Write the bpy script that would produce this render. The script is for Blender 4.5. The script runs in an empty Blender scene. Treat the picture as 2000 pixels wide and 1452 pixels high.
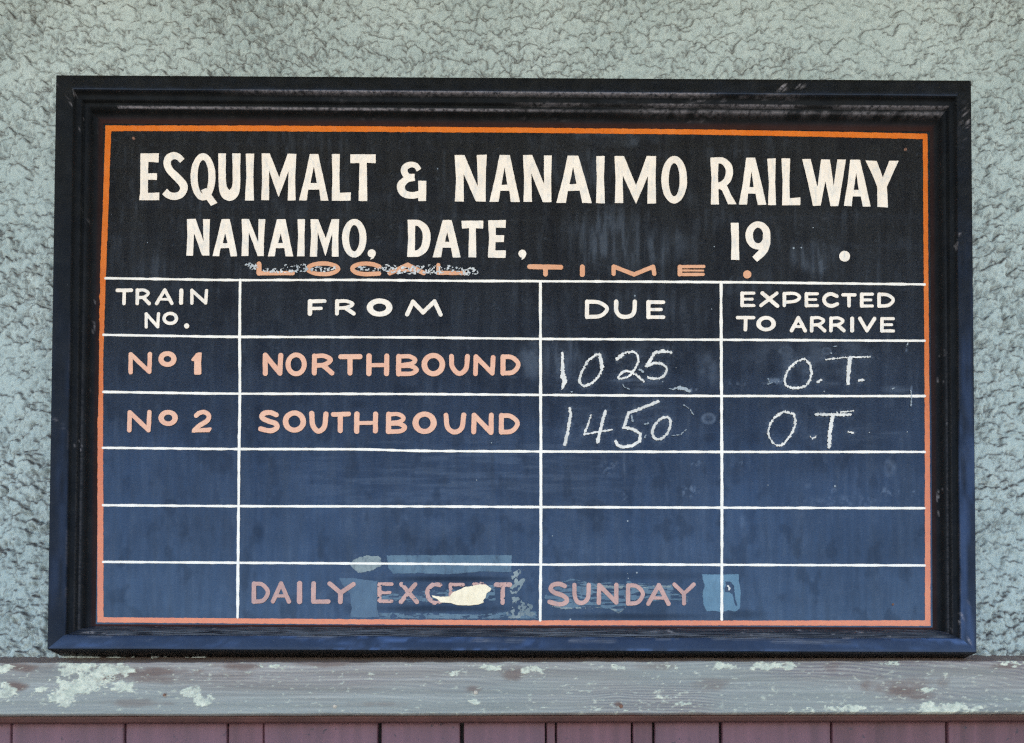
import bpy, math, random
import numpy as np
from mathutils import Vector, Matrix
random.seed(7)
R = math.radians
S = bpy.context.scene
C = S.collection

# ------------------------------------------------------------------ camera
F = 1600.0                     # focal length in photograph pixels (2000 wide)
PY = 1665.0                    # row of the principal point (shifted lens, seen from below)
PITCH = R(1.26)
ROLL = R(-0.12)
CAMPOS = Vector((0.0, -1.662, 1.600))
cam_d = bpy.data.cameras.new('camera')
cam_d.sensor_width = 36.0
cam_d.lens = 36.0 * F / 2000.0
cam_d.shift_y = (PY - 726.0) / 2000.0
cam_d.clip_start = 0.05
cam_d.clip_end = 2000.0
cam = bpy.data.objects.new('camera', cam_d)
C.objects.link(cam)
CR = Matrix.Rotation(math.pi / 2 + PITCH, 3, 'X') @ Matrix.Rotation(ROLL, 3, 'Z')
cam.matrix_world = Matrix.Translation(CAMPOS) @ CR.to_4x4()
S.camera = cam

# ------------------------------------------------------------------ sky and sun
SUN_EL, SUN_AZ = R(58), R(12)            # the sun stands behind the building: the wall is in open shade
w = bpy.data.worlds.new('World')
S.world = w
w.use_nodes = True
nt = w.node_tree
nt.nodes.clear()
sky = nt.nodes.new('ShaderNodeTexSky')
sky.sky_type = 'NISHITA'
sky.sun_disc = False
sky.sun_elevation = SUN_EL
sky.sun_rotation = SUN_AZ
sky.air_density = 1.0
sky.dust_density = 0.1
sky.ozone_density = 3.0
bg = nt.nodes.new('ShaderNodeBackground')
bg.inputs['Strength'].default_value = 0.15
wo = nt.nodes.new('ShaderNodeOutputWorld')
nt.links.new(sky.outputs[0], bg.inputs[0])
nt.links.new(bg.outputs[0], wo.inputs[0])
sd = bpy.data.lights.new('sun', 'SUN')
sd.energy = 5.0
sd.angle = R(0.5)
sd.color = (1.0, 0.90, 0.76)
sun = bpy.data.objects.new('sun', sd)
C.objects.link(sun)
sv = Vector((math.sin(SUN_AZ) * math.cos(SUN_EL), math.cos(SUN_AZ) * math.cos(SUN_EL), math.sin(SUN_EL)))
sun.rotation_euler = sv.to_track_quat('Z', 'Y').to_euler()
S.view_settings.view_transform = 'Standard'
S.view_settings.look = 'None'
S.view_settings.gamma = 1.0
S.view_settings.use_curve_mapping = False
S.view_settings.exposure = 1.82

# ------------------------------------------------------------------ geometry helpers
Y_FACE, Y_BOARD = -0.062, -0.021
CRn = np.array(CR)


def P(px, py, Y):
    """points of the vertical plane y=Y seen at photograph pixel (px,py)"""
    px = np.asarray(px, float); py = np.asarray(py, float)
    d = np.stack([(px - 1000.0) / F, (PY - py) / F, -np.ones_like(px)], -1)
    d = d @ CRn.T
    t = (Y - CAMPOS[1]) / d[..., 1]
    return np.array(CAMPOS) + d * t[..., None]


def lattice(ix, iy, seed):
    h = (ix.astype(np.int64) * 374761393 + iy.astype(np.int64) * 668265263 + seed * 1442695041) & 0x7fffffff
    h = ((h ^ (h >> 13)) * 1274126177) & 0x7fffffff
    h = ((h ^ (h >> 16)) * 73244475) & 0x7fffffff
    return ((h ^ (h >> 15)) & 0xffff) / 65535.0


def vn(x, y, seed=0):
    ix = np.floor(x); iy = np.floor(y)
    fx = x - ix; fy = y - iy
    fx = fx * fx * (3 - 2 * fx); fy = fy * fy * (3 - 2 * fy)
    a = lattice(ix, iy, seed); b = lattice(ix + 1, iy, seed)
    c = lattice(ix, iy + 1, seed); d = lattice(ix + 1, iy + 1, seed)
    return (a + (b - a) * fx) * (1 - fy) + (c + (d - c) * fx) * fy


def fbm(x, y, seed=0, o=4):
    s = 0; a = 1; t = 0
    for k in range(o):
        s = s + a * vn(x * 2 ** k + 17.3 * k, y * 2 ** k + 9.1 * k, seed + k * 31)
        t += a; a *= 0.5
    return s / t


def sst(a, b, x):
    t = np.clip((x - a) / (b - a), 0, 1)
    return t * t * (3 - 2 * t)


def mesh_obj(name, v, f, mat, parent=None, smooth=False, attrs=None):
    me = bpy.data.meshes.new(name)
    v = np.asarray(v, float).reshape(-1, 3)
    if isinstance(f, np.ndarray):
        n, k = f.shape
        me.vertices.add(len(v)); me.vertices.foreach_set('co', v.astype(np.float32).ravel())
        me.loops.add(n * k); me.loops.foreach_set('vertex_index', f.astype(np.int32).ravel())
        me.polygons.add(n); me.polygons.foreach_set('loop_start', np.arange(0, n * k, k, dtype=np.int32))
        me.update(calc_edges=True)
    else:
        me.from_pydata(v.tolist(), [], f)
    if smooth:
        me.polygons.foreach_set('use_smooth', np.ones(len(me.polygons), bool))
    for k_, a in (attrs or {}).items():
        at = me.attributes.new(k_, 'FLOAT', 'POINT')
        at.data.foreach_set('value', np.asarray(a, np.float32).ravel())
    me.materials.append(mat)
    me.update()
    o = bpy.data.objects.new(name, me)
    C.objects.link(o)
    if parent:
        o.parent = parent
        o.matrix_parent_inverse = parent.matrix_basis.inverted()
    return o


def grid_faces(nr, nc, keep=None):
    i = np.arange(nr - 1)[:, None] * nc + np.arange(nc - 1)[None, :]
    f = np.stack([i, i + 1, i + nc + 1, i + nc], -1)
    if keep is not None:
        f = f[keep]
    return f.reshape(-1, 4)


def box(name, x0, x1, y0, y1, z0, z1, mat, parent=None, bev=0.0):
    v = [(x, y, z) for x in (x0, x1) for y in (y0, y1) for z in (z0, z1)]
    f = [(0, 1, 3, 2), (4, 6, 7, 5), (0, 4, 5, 1), (2, 3, 7, 6), (0, 2, 6, 4), (1, 5, 7, 3)]
    o = mesh_obj(name, v, f, mat, parent)
    if bev:
        m = o.modifiers.new('bevel', 'BEVEL'); m.width = bev; m.segments = 2
    return o


def thing(name, label, cat, loc, group=None):
    o = bpy.data.objects.new(name, None)
    C.objects.link(o)
    o.location = loc; o['label'] = label; o['category'] = cat
    o.empty_display_size = 0.1
    if group: o['group'] = group
    return o


# ------------------------------------------------------------------ materials
def mat(name):
    m = bpy.data.materials.new(name); m.use_nodes = True
    n = m.node_tree; n.nodes.clear()
    o = n.nodes.new('ShaderNodeOutputMaterial'); b = n.nodes.new('ShaderNodeBsdfPrincipled')
    n.links.new(b.outputs[0], o.inputs[0])
    return m, n, b


class NB:
    def __init__(s, n): s.n = n; s.tc = None
    def new(s, t, **k):
        q = s.n.nodes.new(t)
        for a, v in k.items(): setattr(q, a, v)
        return q
    def link(s, a, b): s.n.links.new(a, b)
    def pos(s, scale=(1, 1, 1)):
        g = s.new('ShaderNodeNewGeometry'); m = s.new('ShaderNodeMapping')
        m.inputs['Scale'].default_value = scale
        s.link(g.outputs['Position'], m.inputs[0]); return m.outputs[0]
    def noise(s, vec, scale, detail=4, rough=0.55, dist=0.0):
        q = s.new('ShaderNodeTexNoise'); q.inputs['Scale'].default_value = scale
        q.inputs['Detail'].default_value = detail; q.inputs['Roughness'].default_value = rough
        q.inputs['Distortion'].default_value = dist
        s.link(vec, q.inputs['Vector']); return q.outputs['Fac']
    def ramp(s, fac, stops):
        q = s.new('ShaderNodeValToRGB'); e = q.color_ramp.elements
        while len(e) < len(stops): e.new(0.5)
        for i, (p_, c) in enumerate(stops):
            e[i].position = p_; e[i].color = (c, c, c, 1) if not isinstance(c, tuple) else (*c, 1)
        s.link(fac, q.inputs[0]); return q.outputs[0]
    def mix(s, fac, a, b):
        q = s.new('ShaderNodeMix', data_type='RGBA')
        for sock, v in ((q.inputs[0], fac), (q.inputs[6], a), (q.inputs[7], b)):
            if isinstance(v, tuple): sock.default_value = (*v, 1)
            elif isinstance(v, (int, float)): sock.default_value = v
            else: s.link(v, sock)
        return q.outputs[2]
    def math(s, op, a, b=0.0, clamp=False):
        q = s.new('ShaderNodeMath', operation=op); q.use_clamp = clamp
        for sock, v in ((q.inputs[0], a), (q.inputs[1], b)):
            if isinstance(v, (int, float)): sock.default_value = v
            else: s.link(v, sock)
        return q.outputs[0]
    def attr(s, name):
        q = s.new('ShaderNodeAttribute'); q.attribute_name = name; return q.outputs['Fac']
    def bump(s, h, strength, dist, b):
        q = s.new('ShaderNodeBump'); q.inputs['Strength'].default_value = strength
        q.inputs['Distance'].default_value = dist
        s.link(h, q.inputs['Height']); s.link(q.outputs[0], b.inputs['Normal'])


def m_stucco():
    m, n, b = mat('rough_stucco'); N = NB(n)
    p = N.pos()
    c = N.mix(N.ramp(N.noise(p, 3.0, 5), [(0.35, 0.0), (0.7, 1.0)]), (0.30, 0.37, 0.36), (0.41, 0.485, 0.47))
    c = N.mix(N.math('MULTIPLY', N.ramp(N.noise(p, 60, 4), [(0.45, 0.0), (0.75, 1.0)]), 0.35), c, (0.50, 0.55, 0.50))
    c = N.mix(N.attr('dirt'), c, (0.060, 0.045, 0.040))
    N.link(c, b.inputs['Base Color']); b.inputs['Roughness'].default_value = 0.82
    b.inputs['Specular IOR Level'].default_value = 0.3
    N.bump(N.noise(p, 230, 5, 0.65), 0.8, 0.0024, b)
    return m


def m_board():
    m, n, b = mat('navy_board_paint'); N = NB(n)
    p = N.pos()
    st = N.noise(N.pos((38, 1, 1.6)), 1.0, 5)
    hz = N.noise(N.pos((1.2, 1, 34)), 1.0, 5)
    c = N.mix(N.ramp(st, [(0.35, 0.0), (0.7, 1.0)]), (0.0070, 0.0056, 0.0040), (0.0135, 0.0120, 0.0090))
    c = N.mix(N.math('MULTIPLY', N.ramp(hz, [(0.5, 0.0), (0.75, 1.0)]), 0.35), c, (0.018, 0.021, 0.028))
    c = N.mix(N.attr('dust_sheen'), c, (0.105, 0.128, 0.160))
    c = N.mix(N.attr('dark'), c, (0.008, 0.009, 0.012))
    spk = N.ramp(N.noise(p, 330, 1), [(0.80, 0.0), (0.84, 1.0)])
    spk = N.math('MULTIPLY', spk, N.ramp(N.noise(p, 9, 2), [(0.5, 0.0), (0.62, 0.8)]))
    c = N.mix(spk, c, (0.30, 0.34, 0.38))
    N.link(c, b.inputs['Base Color'])
    r = N.math('ADD', N.math('MULTIPLY', st, 0.14), 0.20)
    N.link(r, b.inputs['Roughness'])
    b.inputs['IOR'].default_value = 1.76
    cld = N.ramp(N.noise(N.pos((1, 1, 1.7)), 3.2, 6, 0.62), [(0.30, 0.36), (0.70, 0.56)])
    fin = N.ramp(N.noise(N.pos((9, 1, 1.2)), 9.0, 5, 0.6), [(0.35, 0.86), (0.65, 1.06)])
    lv = N.math('MULTIPLY', N.math('MULTIPLY', cld, fin), N.math('SUBTRACT', 1.0, N.math('MULTIPLY', N.attr('dark'), 0.75)))
    N.link(lv, b.inputs['Specular IOR Level'])
    b.inputs['Specular Tint'].default_value = (0.58, 0.76, 1.0, 1)
    hh = N.math('ADD', N.noise(N.pos((50, 1, 4)), 2.0, 4), N.math('MULTIPLY', N.noise(p, 420, 3), 0.7))
    N.bump(hh, 0.18, 0.0012, b)
    return m


def m_paint(name, c1, c2, rough=0.42, thin=None, thinamt=0.25):
    m, n, b = mat(name); N = NB(n); p = N.pos()
    c = N.mix(N.ramp(N.noise(p, 26, 4), [(0.35, 0.0), (0.68, 1.0)]), c1, c2)
    if thin:
        t = N.math('MULTIPLY', N.ramp(N.noise(N.pos((2.4, 1, 0.8)), 48, 5, 0.65), [(0.50, 0.0), (0.75, 1.0)]), thinamt)
        c = N.mix(t, c, thin)
    N.link(c, b.inputs['Base Color']); b.inputs['Roughness'].default_value = rough
    b.inputs['IOR'].default_value = 1.5
    N.bump(N.noise(p, 300, 3), 0.15, 0.001, b)
    return m


def m_frame():
    m, n, b = mat('weathered_black_frame_paint'); N = NB(n); p = N.pos()
    c = N.mix(N.ramp(N.noise(p, 30, 5), [(0.4, 0.0), (0.75, 1.0)]), (0.0072, 0.0072, 0.0056), (0.0125, 0.0125, 0.0105))
    c = N.mix(N.attr('sky_sheen'), c, (0.050, 0.085, 0.175))
    w_ = N.math('MULTIPLY', N.attr('wear_glint'), N.ramp(N.noise(N.pos((1, 1, 1.6)), 130, 5, 0.65), [(0.36, 0.12), (0.56, 1.0)]))
    c = N.mix(w_, c, (0.30, 0.28, 0.29))
    spl = N.noise(N.pos((16, 1, 420)), 1.0, 5, 0.65, 0.6)
    sc_ = N.mix(N.ramp(spl, [(0.40, 0.0), (0.62, 1.0)]), (0.010, 0.011, 0.014), (0.125, 0.135, 0.155))
    c = N.mix(N.attr('bare'), c, sc_)
    c = N.mix(N.attr('red_shade'), c, (0.055, 0.016, 0.006))  # shadow line beside the orange border, painted dark red
    spk = N.ramp(N.noise(p, 260, 1), [(0.80, 0.0), (0.83, 1.0)])
    spk = N.math('MULTIPLY', spk, N.ramp(N.noise(p, 7, 2), [(0.52, 0.0), (0.62, 0.7)]))
    c = N.mix(spk, c, (0.26, 0.26, 0.26))
    N.link(c, b.inputs['Base Color'])
    b.inputs['IOR'].default_value = 1.43
    b.inputs['Specular Tint'].default_value = (0.42, 0.60, 1.0, 1)
    r = N.math('ADD', N.math('MULTIPLY', N.noise(p, 40, 4), 0.3), 0.26)
    r = N.math('ADD', r, N.math('MULTIPLY', N.attr('grime'), 0.28))
    N.link(N.math('MULTIPLY', N.math('SUBTRACT', 0.5, N.math('MULTIPLY', N.attr('grime'), 0.32)), N.ramp(N.noise(p, 11, 6, 0.65), [(0.33, 0.62), (0.68, 1.12)])), b.inputs['Specular IOR Level'])
    N.link(r, b.inputs['Roughness'])
    N.bump(N.math('ADD', N.noise(p, 55, 4), N.math('MULTIPLY', N.noise(p, 350, 3), 0.4)), 0.25, 0.0015, b)
    return m


def m_plank():
    m, n, b = mat('bare_weathered_timber'); N = NB(n)
    g1 = N.noise(N.pos((1.5, 1, 62)), 1.0, 5, 0.6, 0.8)
    g2 = N.noise(N.pos((5, 1, 260)), 1.0, 3, 0.6, 0.4)
    ring = N.attr('grain')
    c = N.mix(N.ramp(g1, [(0.3, 0.0), (0.7, 1.0)]), (0.155, 0.138, 0.118), (0.37, 0.355, 0.325))
    c = N.mix(N.math('MULTIPLY', ring, 0.85), c, (0.125, 0.105, 0.12))
    c = N.mix(N.math('MULTIPLY', N.ramp(g2, [(0.35, 1.0), (0.55, 0.0)]), 0.35), c, (0.15, 0.13, 0.14))
    c = N.mix(N.attr('algae'), c, (0.25, 0.31, 0.29))
    c = N.mix(N.attr('stain_shade'), c, (0.125, 0.080, 0.065))
    c = N.mix(N.attr('paint'), c, N.mix(N.ramp(N.noise(N.pos(), 90, 5), [(0.35, 0.0), (0.65, 1.0)]), (0.40, 0.43, 0.35), (0.60, 0.61, 0.49)))
    N.link(c, b.inputs['Base Color']); b.inputs['Roughness'].default_value = 0.8
    h = N.math('ADD', N.math('MULTIPLY', ring, 0.5), N.math('ADD', g2, N.math('MULTIPLY', N.attr('paint'), 0.8)))
    N.bump(h, 0.5, 0.0016, b)
    return m


def m_redboard():
    m, n, b = mat('faded_red_board_paint'); N = NB(n); p = N.pos()
    g = N.noise(N.pos((34, 1, 1.8)), 1.0, 5)
    c = N.mix(N.ramp(g, [(0.3, 0.0), (0.7, 1.0)]), (0.062, 0.022, 0.026), (0.145, 0.056, 0.068))
    oi = N.new('ShaderNodeObjectInfo')
    c = N.mix(N.math('MULTIPLY', oi.outputs['Random'], 0.35), c, (0.15, 0.08, 0.105))
    sp = N.ramp(N.noise(p, 95, 2), [(0.64, 0.0), (0.69, 1.0)])
    sp = N.math('MULTIPLY', sp, N.ramp(N.noise(p, 14, 2), [(0.45, 0.0), (0.6, 0.85)]))
    c = N.mix(sp, c, (0.03, 0.02, 0.03))
    N.link(c, b.inputs['Base Color']); b.inputs['Roughness'].default_value = 0.6
    N.bump(N.math('ADD', g, N.noise(p, 200, 3)), 0.25, 0.0015, b)
    return m


def m_simple(name, c1, c2, scale=8, rough=0.7, bump=0.3):
    m, n, b = mat(name); N = NB(n); p = N.pos()
    N.link(N.mix(N.ramp(N.noise(p, scale, 5), [(0.35, 0.0), (0.7, 1.0)]), c1, c2), b.inputs['Base Color'])
    b.inputs['Roughness'].default_value = rough
    N.bump(N.noise(p, scale * 12, 4), bump, 0.002, b)
    return m


M_STUCCO = m_stucco(); M_BOARD = m_board(); M_FRAME = m_frame(); M_PLANK = m_plank(); M_RED = m_redboard()
M_CREAM = m_paint('cream_sign_paint', (0.76, 0.665, 0.555), (0.84, 0.745, 0.63), 0.45, (0.46, 0.49, 0.49), 0.75)
M_WHITE = m_paint('white_line_paint', (0.76, 0.71, 0.62), (0.84, 0.79, 0.71), 0.45)
M_ORANGE = m_paint('orange_border_paint', (0.60, 0.130, 0.006), (0.66, 0.165, 0.016), 0.30, (0.60, 0.22, 0.09), 0.3)
M_ORANGE.node_tree.nodes['Principled BSDF'].inputs['IOR'].default_value = 1.8
M_SALMON = m_paint('faded_salmon_paint', (0.68, 0.36, 0.24), (0.74, 0.43, 0.29), 0.45, (0.60, 0.42, 0.30), 0.5)
M_TAN = m_paint('tan_orange_paint', (0.60, 0.285, 0.150), (0.66, 0.345, 0.200), 0.45, (0.55, 0.36, 0.24), 0.5)
M_PINK = m_paint('dull_pink_paint', (0.42, 0.24, 0.20), (0.52, 0.31, 0.26), 0.5, (0.22, 0.19, 0.22), 0.55)
M_CHALK = m_paint('chalk', (0.52, 0.51, 0.47), (0.76, 0.73, 0.67), 0.95, (0.35, 0.38, 0.42), 0.6)
M_CHALKDIM = m_paint('faint_chalk', (0.22, 0.26, 0.29), (0.36, 0.40, 0.42), 0.95, (0.10, 0.14, 0.18), 0.7)
M_TAPE = m_paint('tape_glue', (0.050, 0.095, 0.140), (0.095, 0.155, 0.200), 0.38, (0.02, 0.03, 0.05), 0.8)
M_TAPEBRIGHT = m_paint('light_blue_tape', (0.075, 0.155, 0.220), (0.105, 0.200, 0.275), 0.4, (0.05, 0.09, 0.13), 0.5)
M_GLUE = m_paint('dried_glue', (0.12, 0.155, 0.165), (0.24, 0.28, 0.27), 0.4, (0.03, 0.045, 0.06), 0.85)
M_PAPER = m_paint('bare_cream_undercoat', (0.80, 0.68, 0.47), (0.86, 0.75, 0.55), 0.6, (0.62, 0.52, 0.36), 0.7)
M_RUST = m_simple('rusty_nail', (0.13, 0.05, 0.03), (0.25, 0.14, 0.09), 400, 0.7)
M_NAILPALE = m_simple('pale_nail', (0.38, 0.33, 0.26), (0.52, 0.46, 0.38), 400, 0.6)
M_BROWN = m_simple('brown_red_trim_paint', (0.060, 0.024, 0.019), (0.095, 0.036, 0.030), 14, 0.6)
M_SOFFIT = m_simple('dark_green_soffit_paint', (0.050, 0.034, 0.014), (0.075, 0.052, 0.024), 6, 0.6)
M_GROUND = m_simple('pale_concrete', (0.46, 0.41, 0.34), (0.55, 0.50, 0.42), 1.5, 0.9)
M_BACK = m_simple('dark_timber_gap', (0.010, 0.008, 0.008), (0.02, 0.015, 0.015), 20, 0.9)

# ------------------------------------------------------------------ ground and eaves
gs = 600.0
g = mesh_obj('ground', [(-gs, -gs, 0), (gs, -gs, 0), (gs, gs, 0), (-gs, gs, 0)], [(0, 1, 2, 3)], M_GROUND)
g['kind'] = 'structure'
EAVE_Z, EAVE_L = 3.72, 2.0
ev = thing('roof_overhang', 'dark green boarded eaves jutting out over the pebbly wall and the train board', 'roof', (0, 0, EAVE_Z))
for k in range(17):
    y1 = -k * 0.1175
    box('soffit_board', -7, 7, y1 - 0.113, y1, EAVE_Z, EAVE_Z + 0.02, M_SOFFIT, ev)
box('fascia', -7, 7, -2.035, -2.003, EAVE_Z - 0.05, EAVE_Z + 0.16, M_SOFFIT, ev)
box('roof_deck', -7, 7, -1.998, 2.0, EAVE_Z + 0.024, EAVE_Z + 0.14, M_SOFFIT, ev)

# ------------------------------------------------------------------ stucco wall (real relief)
Z_BOT = float(P(1000, 1300, 0.0)[2]) - 0.02


def axis(lo, a, b_, hi, step):
    l = -np.geomspace(step * 2, a - lo, 12)[::-1] + a
    r_ = np.geomspace(step * 2, hi - b_, 12) + b_
    return np.concatenate([l, np.arange(a, b_, step), r_])


st = 0.0021
fx0, fx1 = -1.22, 1.22
fz0, fz1 = Z_BOT, 3.47
xs = axis(-7.0, fx0, fx1, 7.0, st)
zs = np.concatenate([np.arange(fz0, fz1, st), np.geomspace(st * 2, EAVE_Z + 0.02 - fz1, 10) + fz1])
rx = np.arange(fx0, fx1, st); rz = np.arange(fz0, fz1, st)
NX, NZ = len(rx), len(rz)
GX, GZ = np.meshgrid(rx, rz)
rng = np.random.default_rng(5)
hid_x0, hid_z0 = float(P(150, 700, 0)[0]), float(P(1000, 1225, 0)[2])
hid_x1, hid_z1 = float(P(1860, 700, 0)[0]), float(P(1000, 190, 0)[2])
H = 0.0022 * fbm(GX * 28 + 5, GZ * 34, 3, 3)
nb = 78000
bx = rng.uniform(fx0, fx1, nb); bz = rng.uniform(fz0, fz1, nb)
inh = (bx > hid_x0 + .03) & (bx < hid_x1 - .03) & (bz > hid_z0 + .03) & (bz < hid_z1 - .03)
bx, bz = bx[~inh], bz[~inh]
dens = fbm(bx * 4, bz * 5, 77, 3)
amt = np.array([0.45, 1.0])
for i in range(len(bx)):
    a = 0.0046 + 0.0110 * rng.random() ** 2.0; b_ = a * rng.uniform(0.45, 0.95)
    th = rng.normal(0, 0.55) + 0.25 * math.sin(bx[i] * 5)
    A = rng.uniform(0.0035, 0.0115) * (0.25 + 1.45 * dens[i])
    rr = max(a, b_) * 1.05
    i0 = max(0, int((bx[i] - rr - fx0) / st)); i1 = min(NX, int((bx[i] + rr - fx0) / st) + 2)
    j0 = max(0, int((bz[i] - rr - fz0) / st)); j1 = min(NZ, int((bz[i] + rr - fz0) / st) + 2)
    if i1 <= i0 or j1 <= j0: continue
    dx = rx[i0:i1][None, :] - bx[i]; dz = rz[j0:j1][:, None] - bz[i]
    u = (dx * math.cos(th) + dz * math.sin(th)) / a; v_ = (-dx * math.sin(th) + dz * math.cos(th)) / b_
    r2 = u * u + v_ * v_
    h = A * np.clip(0.45 + 0.6 * v_ - 0.25 * u * u, 0, 1) * np.clip(1 - r2 ** 3, 0, 1)
    sub = H[j0:j1, i0:i1]
    base = sub[(j1 - j0) // 2, (i1 - i0) // 2] * 0.75
    np.maximum(sub, np.where(r2 < 1, base + h, -1), out=sub)
wx = (0.0075 * (fbm(GX * 75, GZ * 75, 601, 3) - 0.5) + 0.004 * (vn(GX * 210, GZ * 210, 602) - 0.5)) / st * 2
wz = (0.0075 * (fbm(GX * 75, GZ * 75, 611, 3) - 0.5) + 0.004 * (vn(GX * 210, GZ * 210, 612) - 0.5)) / st * 2
JJ, II = np.meshgrid(np.arange(NZ), np.arange(NX), indexing='ij')
ci = np.clip(II + wx, 0, NX - 1.001); cj = np.clip(JJ + wz, 0, NZ - 1.001)
i0 = ci.astype(int); j0 = cj.astype(int); fi = ci - i0; fj = cj - j0
H = (H[j0, i0] * (1 - fi) + H[j0, i0 + 1] * fi) * (1 - fj) + (H[j0 + 1, i0] * (1 - fi) + H[j0 + 1, i0 + 1] * fi) * fj
H = np.clip(H, 0, 0.020)
for _ in range(1):
    H[1:-1, 1:-1] = (H[1:-1, 1:-1] * 4 + H[2:, 1:-1] + H[:-2, 1:-1] + H[1:-1, 2:] + H[1:-1, :-2]) / 8
H += 0.0010 * (fbm(GX * 260, GZ * 260, 9, 2) - 0.5)
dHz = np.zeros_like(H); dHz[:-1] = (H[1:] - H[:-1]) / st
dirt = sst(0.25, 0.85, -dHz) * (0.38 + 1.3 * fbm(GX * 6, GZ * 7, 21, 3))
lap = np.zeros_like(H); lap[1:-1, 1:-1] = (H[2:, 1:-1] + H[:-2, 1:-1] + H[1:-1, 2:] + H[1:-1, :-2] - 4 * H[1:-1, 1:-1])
dirt = np.clip(dirt + sst(0.0008, 0.0026, lap) * 0.65, 0, 0.94)  # brown dirt on the lips, plus crevice shade put into the colour
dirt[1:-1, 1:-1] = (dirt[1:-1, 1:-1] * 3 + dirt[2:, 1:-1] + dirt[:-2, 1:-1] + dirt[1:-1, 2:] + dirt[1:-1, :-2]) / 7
Hf = np.zeros((len(zs), len(xs))); Df = np.zeros_like(Hf)
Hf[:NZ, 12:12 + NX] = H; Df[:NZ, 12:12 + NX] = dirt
X, Z = np.meshgrid(xs, zs)
V = np.stack([X, -(Hf - 0.005), Z], -1)
fcx = (X[:-1, :-1]); fcz = Z[:-1, :-1]
keep = ~((fcx > hid_x0) & (fcx < hid_x1) & (fcz > hid_z0) & (fcz < hid_z1))
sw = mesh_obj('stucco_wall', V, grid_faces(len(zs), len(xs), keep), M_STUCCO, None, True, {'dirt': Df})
sw['label'] = 'pale grey green roughcast stucco wall behind the framed train board'; sw['category'] = 'wall'

# ------------------------------------------------------------------ weathered ledge board
PL_Y = -0.040
zt = float(P(1000, 1294, PL_Y)[2]); zb = float(P(1000, 1391.5, PL_Y)[2])
px_ = np.arange(-1.30, 1.30, 0.003); nz_ = 96
prof = [(0.006, zt + 0.0265)] + [(PL_Y + 0.006, zt + 0.0040), (PL_Y + 0.0012, zt + 0.0012)]
tz = np.linspace(zt, zb, nz_)
yy = [p_[0] for p_ in prof] + [PL_Y] * nz_ + [PL_Y + 0.0015, -0.002]
zz = [p_[1] for p_ in prof] + list(tz) + [zb - 0.002, zb - 0.002]
yy, zz = np.array(yy), np.array(zz)
XX = np.repeat(px_[None, :], len(yy), 0); YY = np.repeat(yy[:, None], len(px_), 1); ZZ = np.repeat(zz[:, None], len(px_), 1)
YY = YY + np.where(np.arange(len(yy))[:, None] > 0, 0.0016 * (fbm(XX * 4, ZZ * 120, 41, 4) - 0.5), 0)
tt = np.clip((zt - ZZ) / (zt - zb), 0, 1)
ZZ = ZZ + 0.0022 * (fbm(XX * 14, XX * 0, 43, 4) - 0.5) * sst(0.8, 1, tt) + 0.0030 * (fbm(XX * 30, XX * 0 + 3, 47, 3) - 0.5) * (1 - sst(0, 0.12, tt))
PXX = 1000 + XX * F / (1.662 + PL_Y)
PYY = 1293 + tt * 99
fl = fbm(XX * 34, ZZ * 60, 51, 5) - 0.5
fl2 = fbm(XX * 90, ZZ * 130, 53, 3) - 0.5


def blob(cx, cy, ax, ay, edge=1.6):
    return 1 - np.sqrt(((PXX - cx) / ax) ** 2 + ((PYY - cy) / ay) ** 2)


pm = np.full_like(XX, -9.0)
for cx, cy, ax, ay in [(165, 1332, 62, 34), (130, 1312, 22, 10), (225, 1305, 40, 16), (235, 1340, 26, 12), (120, 1362, 45, 18), (8, 1348, 20, 16), (5, 1305, 22, 9), (160, 1297, 45, 7),
                       (372, 1351, 17, 11), (392, 1369, 22, 9), (540, 1301, 24, 5), (955, 1303, 30, 7), (1045, 1308, 38, 9), (888, 1310, 16, 6),
                       (1215, 1303, 15, 5), (1330, 1304, 30, 5), (1430, 1303, 55, 9), (1500, 1300, 40, 6), (1545, 1299, 12, 7), (1740, 1297, 22, 4),
                       (1815, 1349, 22, 5), (1855, 1386, 62, 10), (1810, 1378, 22, 8), (1560, 1389, 35, 6), (1660, 1386, 50, 8), (1340, 1376, 14, 5), (1985, 1297, 25, 5),
                       (1225, 1388, 12, 5), (925, 1370, 6, 4), (1290, 1364, 14, 5), (75, 1346, 18, 9)]:
    pm = np.maximum(pm, blob(cx, cy, ax, ay) * np.minimum(1, min(ax, ay) / 12))
fl3 = fbm(XX * 260, ZZ * 300, 55, 3) - 0.5
paint = sst(0.0, 0.13, pm + fl * 1.5 + fl2 * 0.9 + fl3 * 0.7 - 0.14) * (0.55 + 0.45 * sst(-0.25, 0.1, fl3 + fl2))
paint = np.maximum(paint, 0.62 * sst(0.655, 0.775, fbm(XX * 110, ZZ * 210, 57, 4) + 0.13 * sst(0.55, 0.9, tt) * sst(950, 1300, PXX) * fbm(XX * 8, ZZ * 12, 58, 2) - 0.03))
stain_shade = np.zeros_like(XX)
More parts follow.
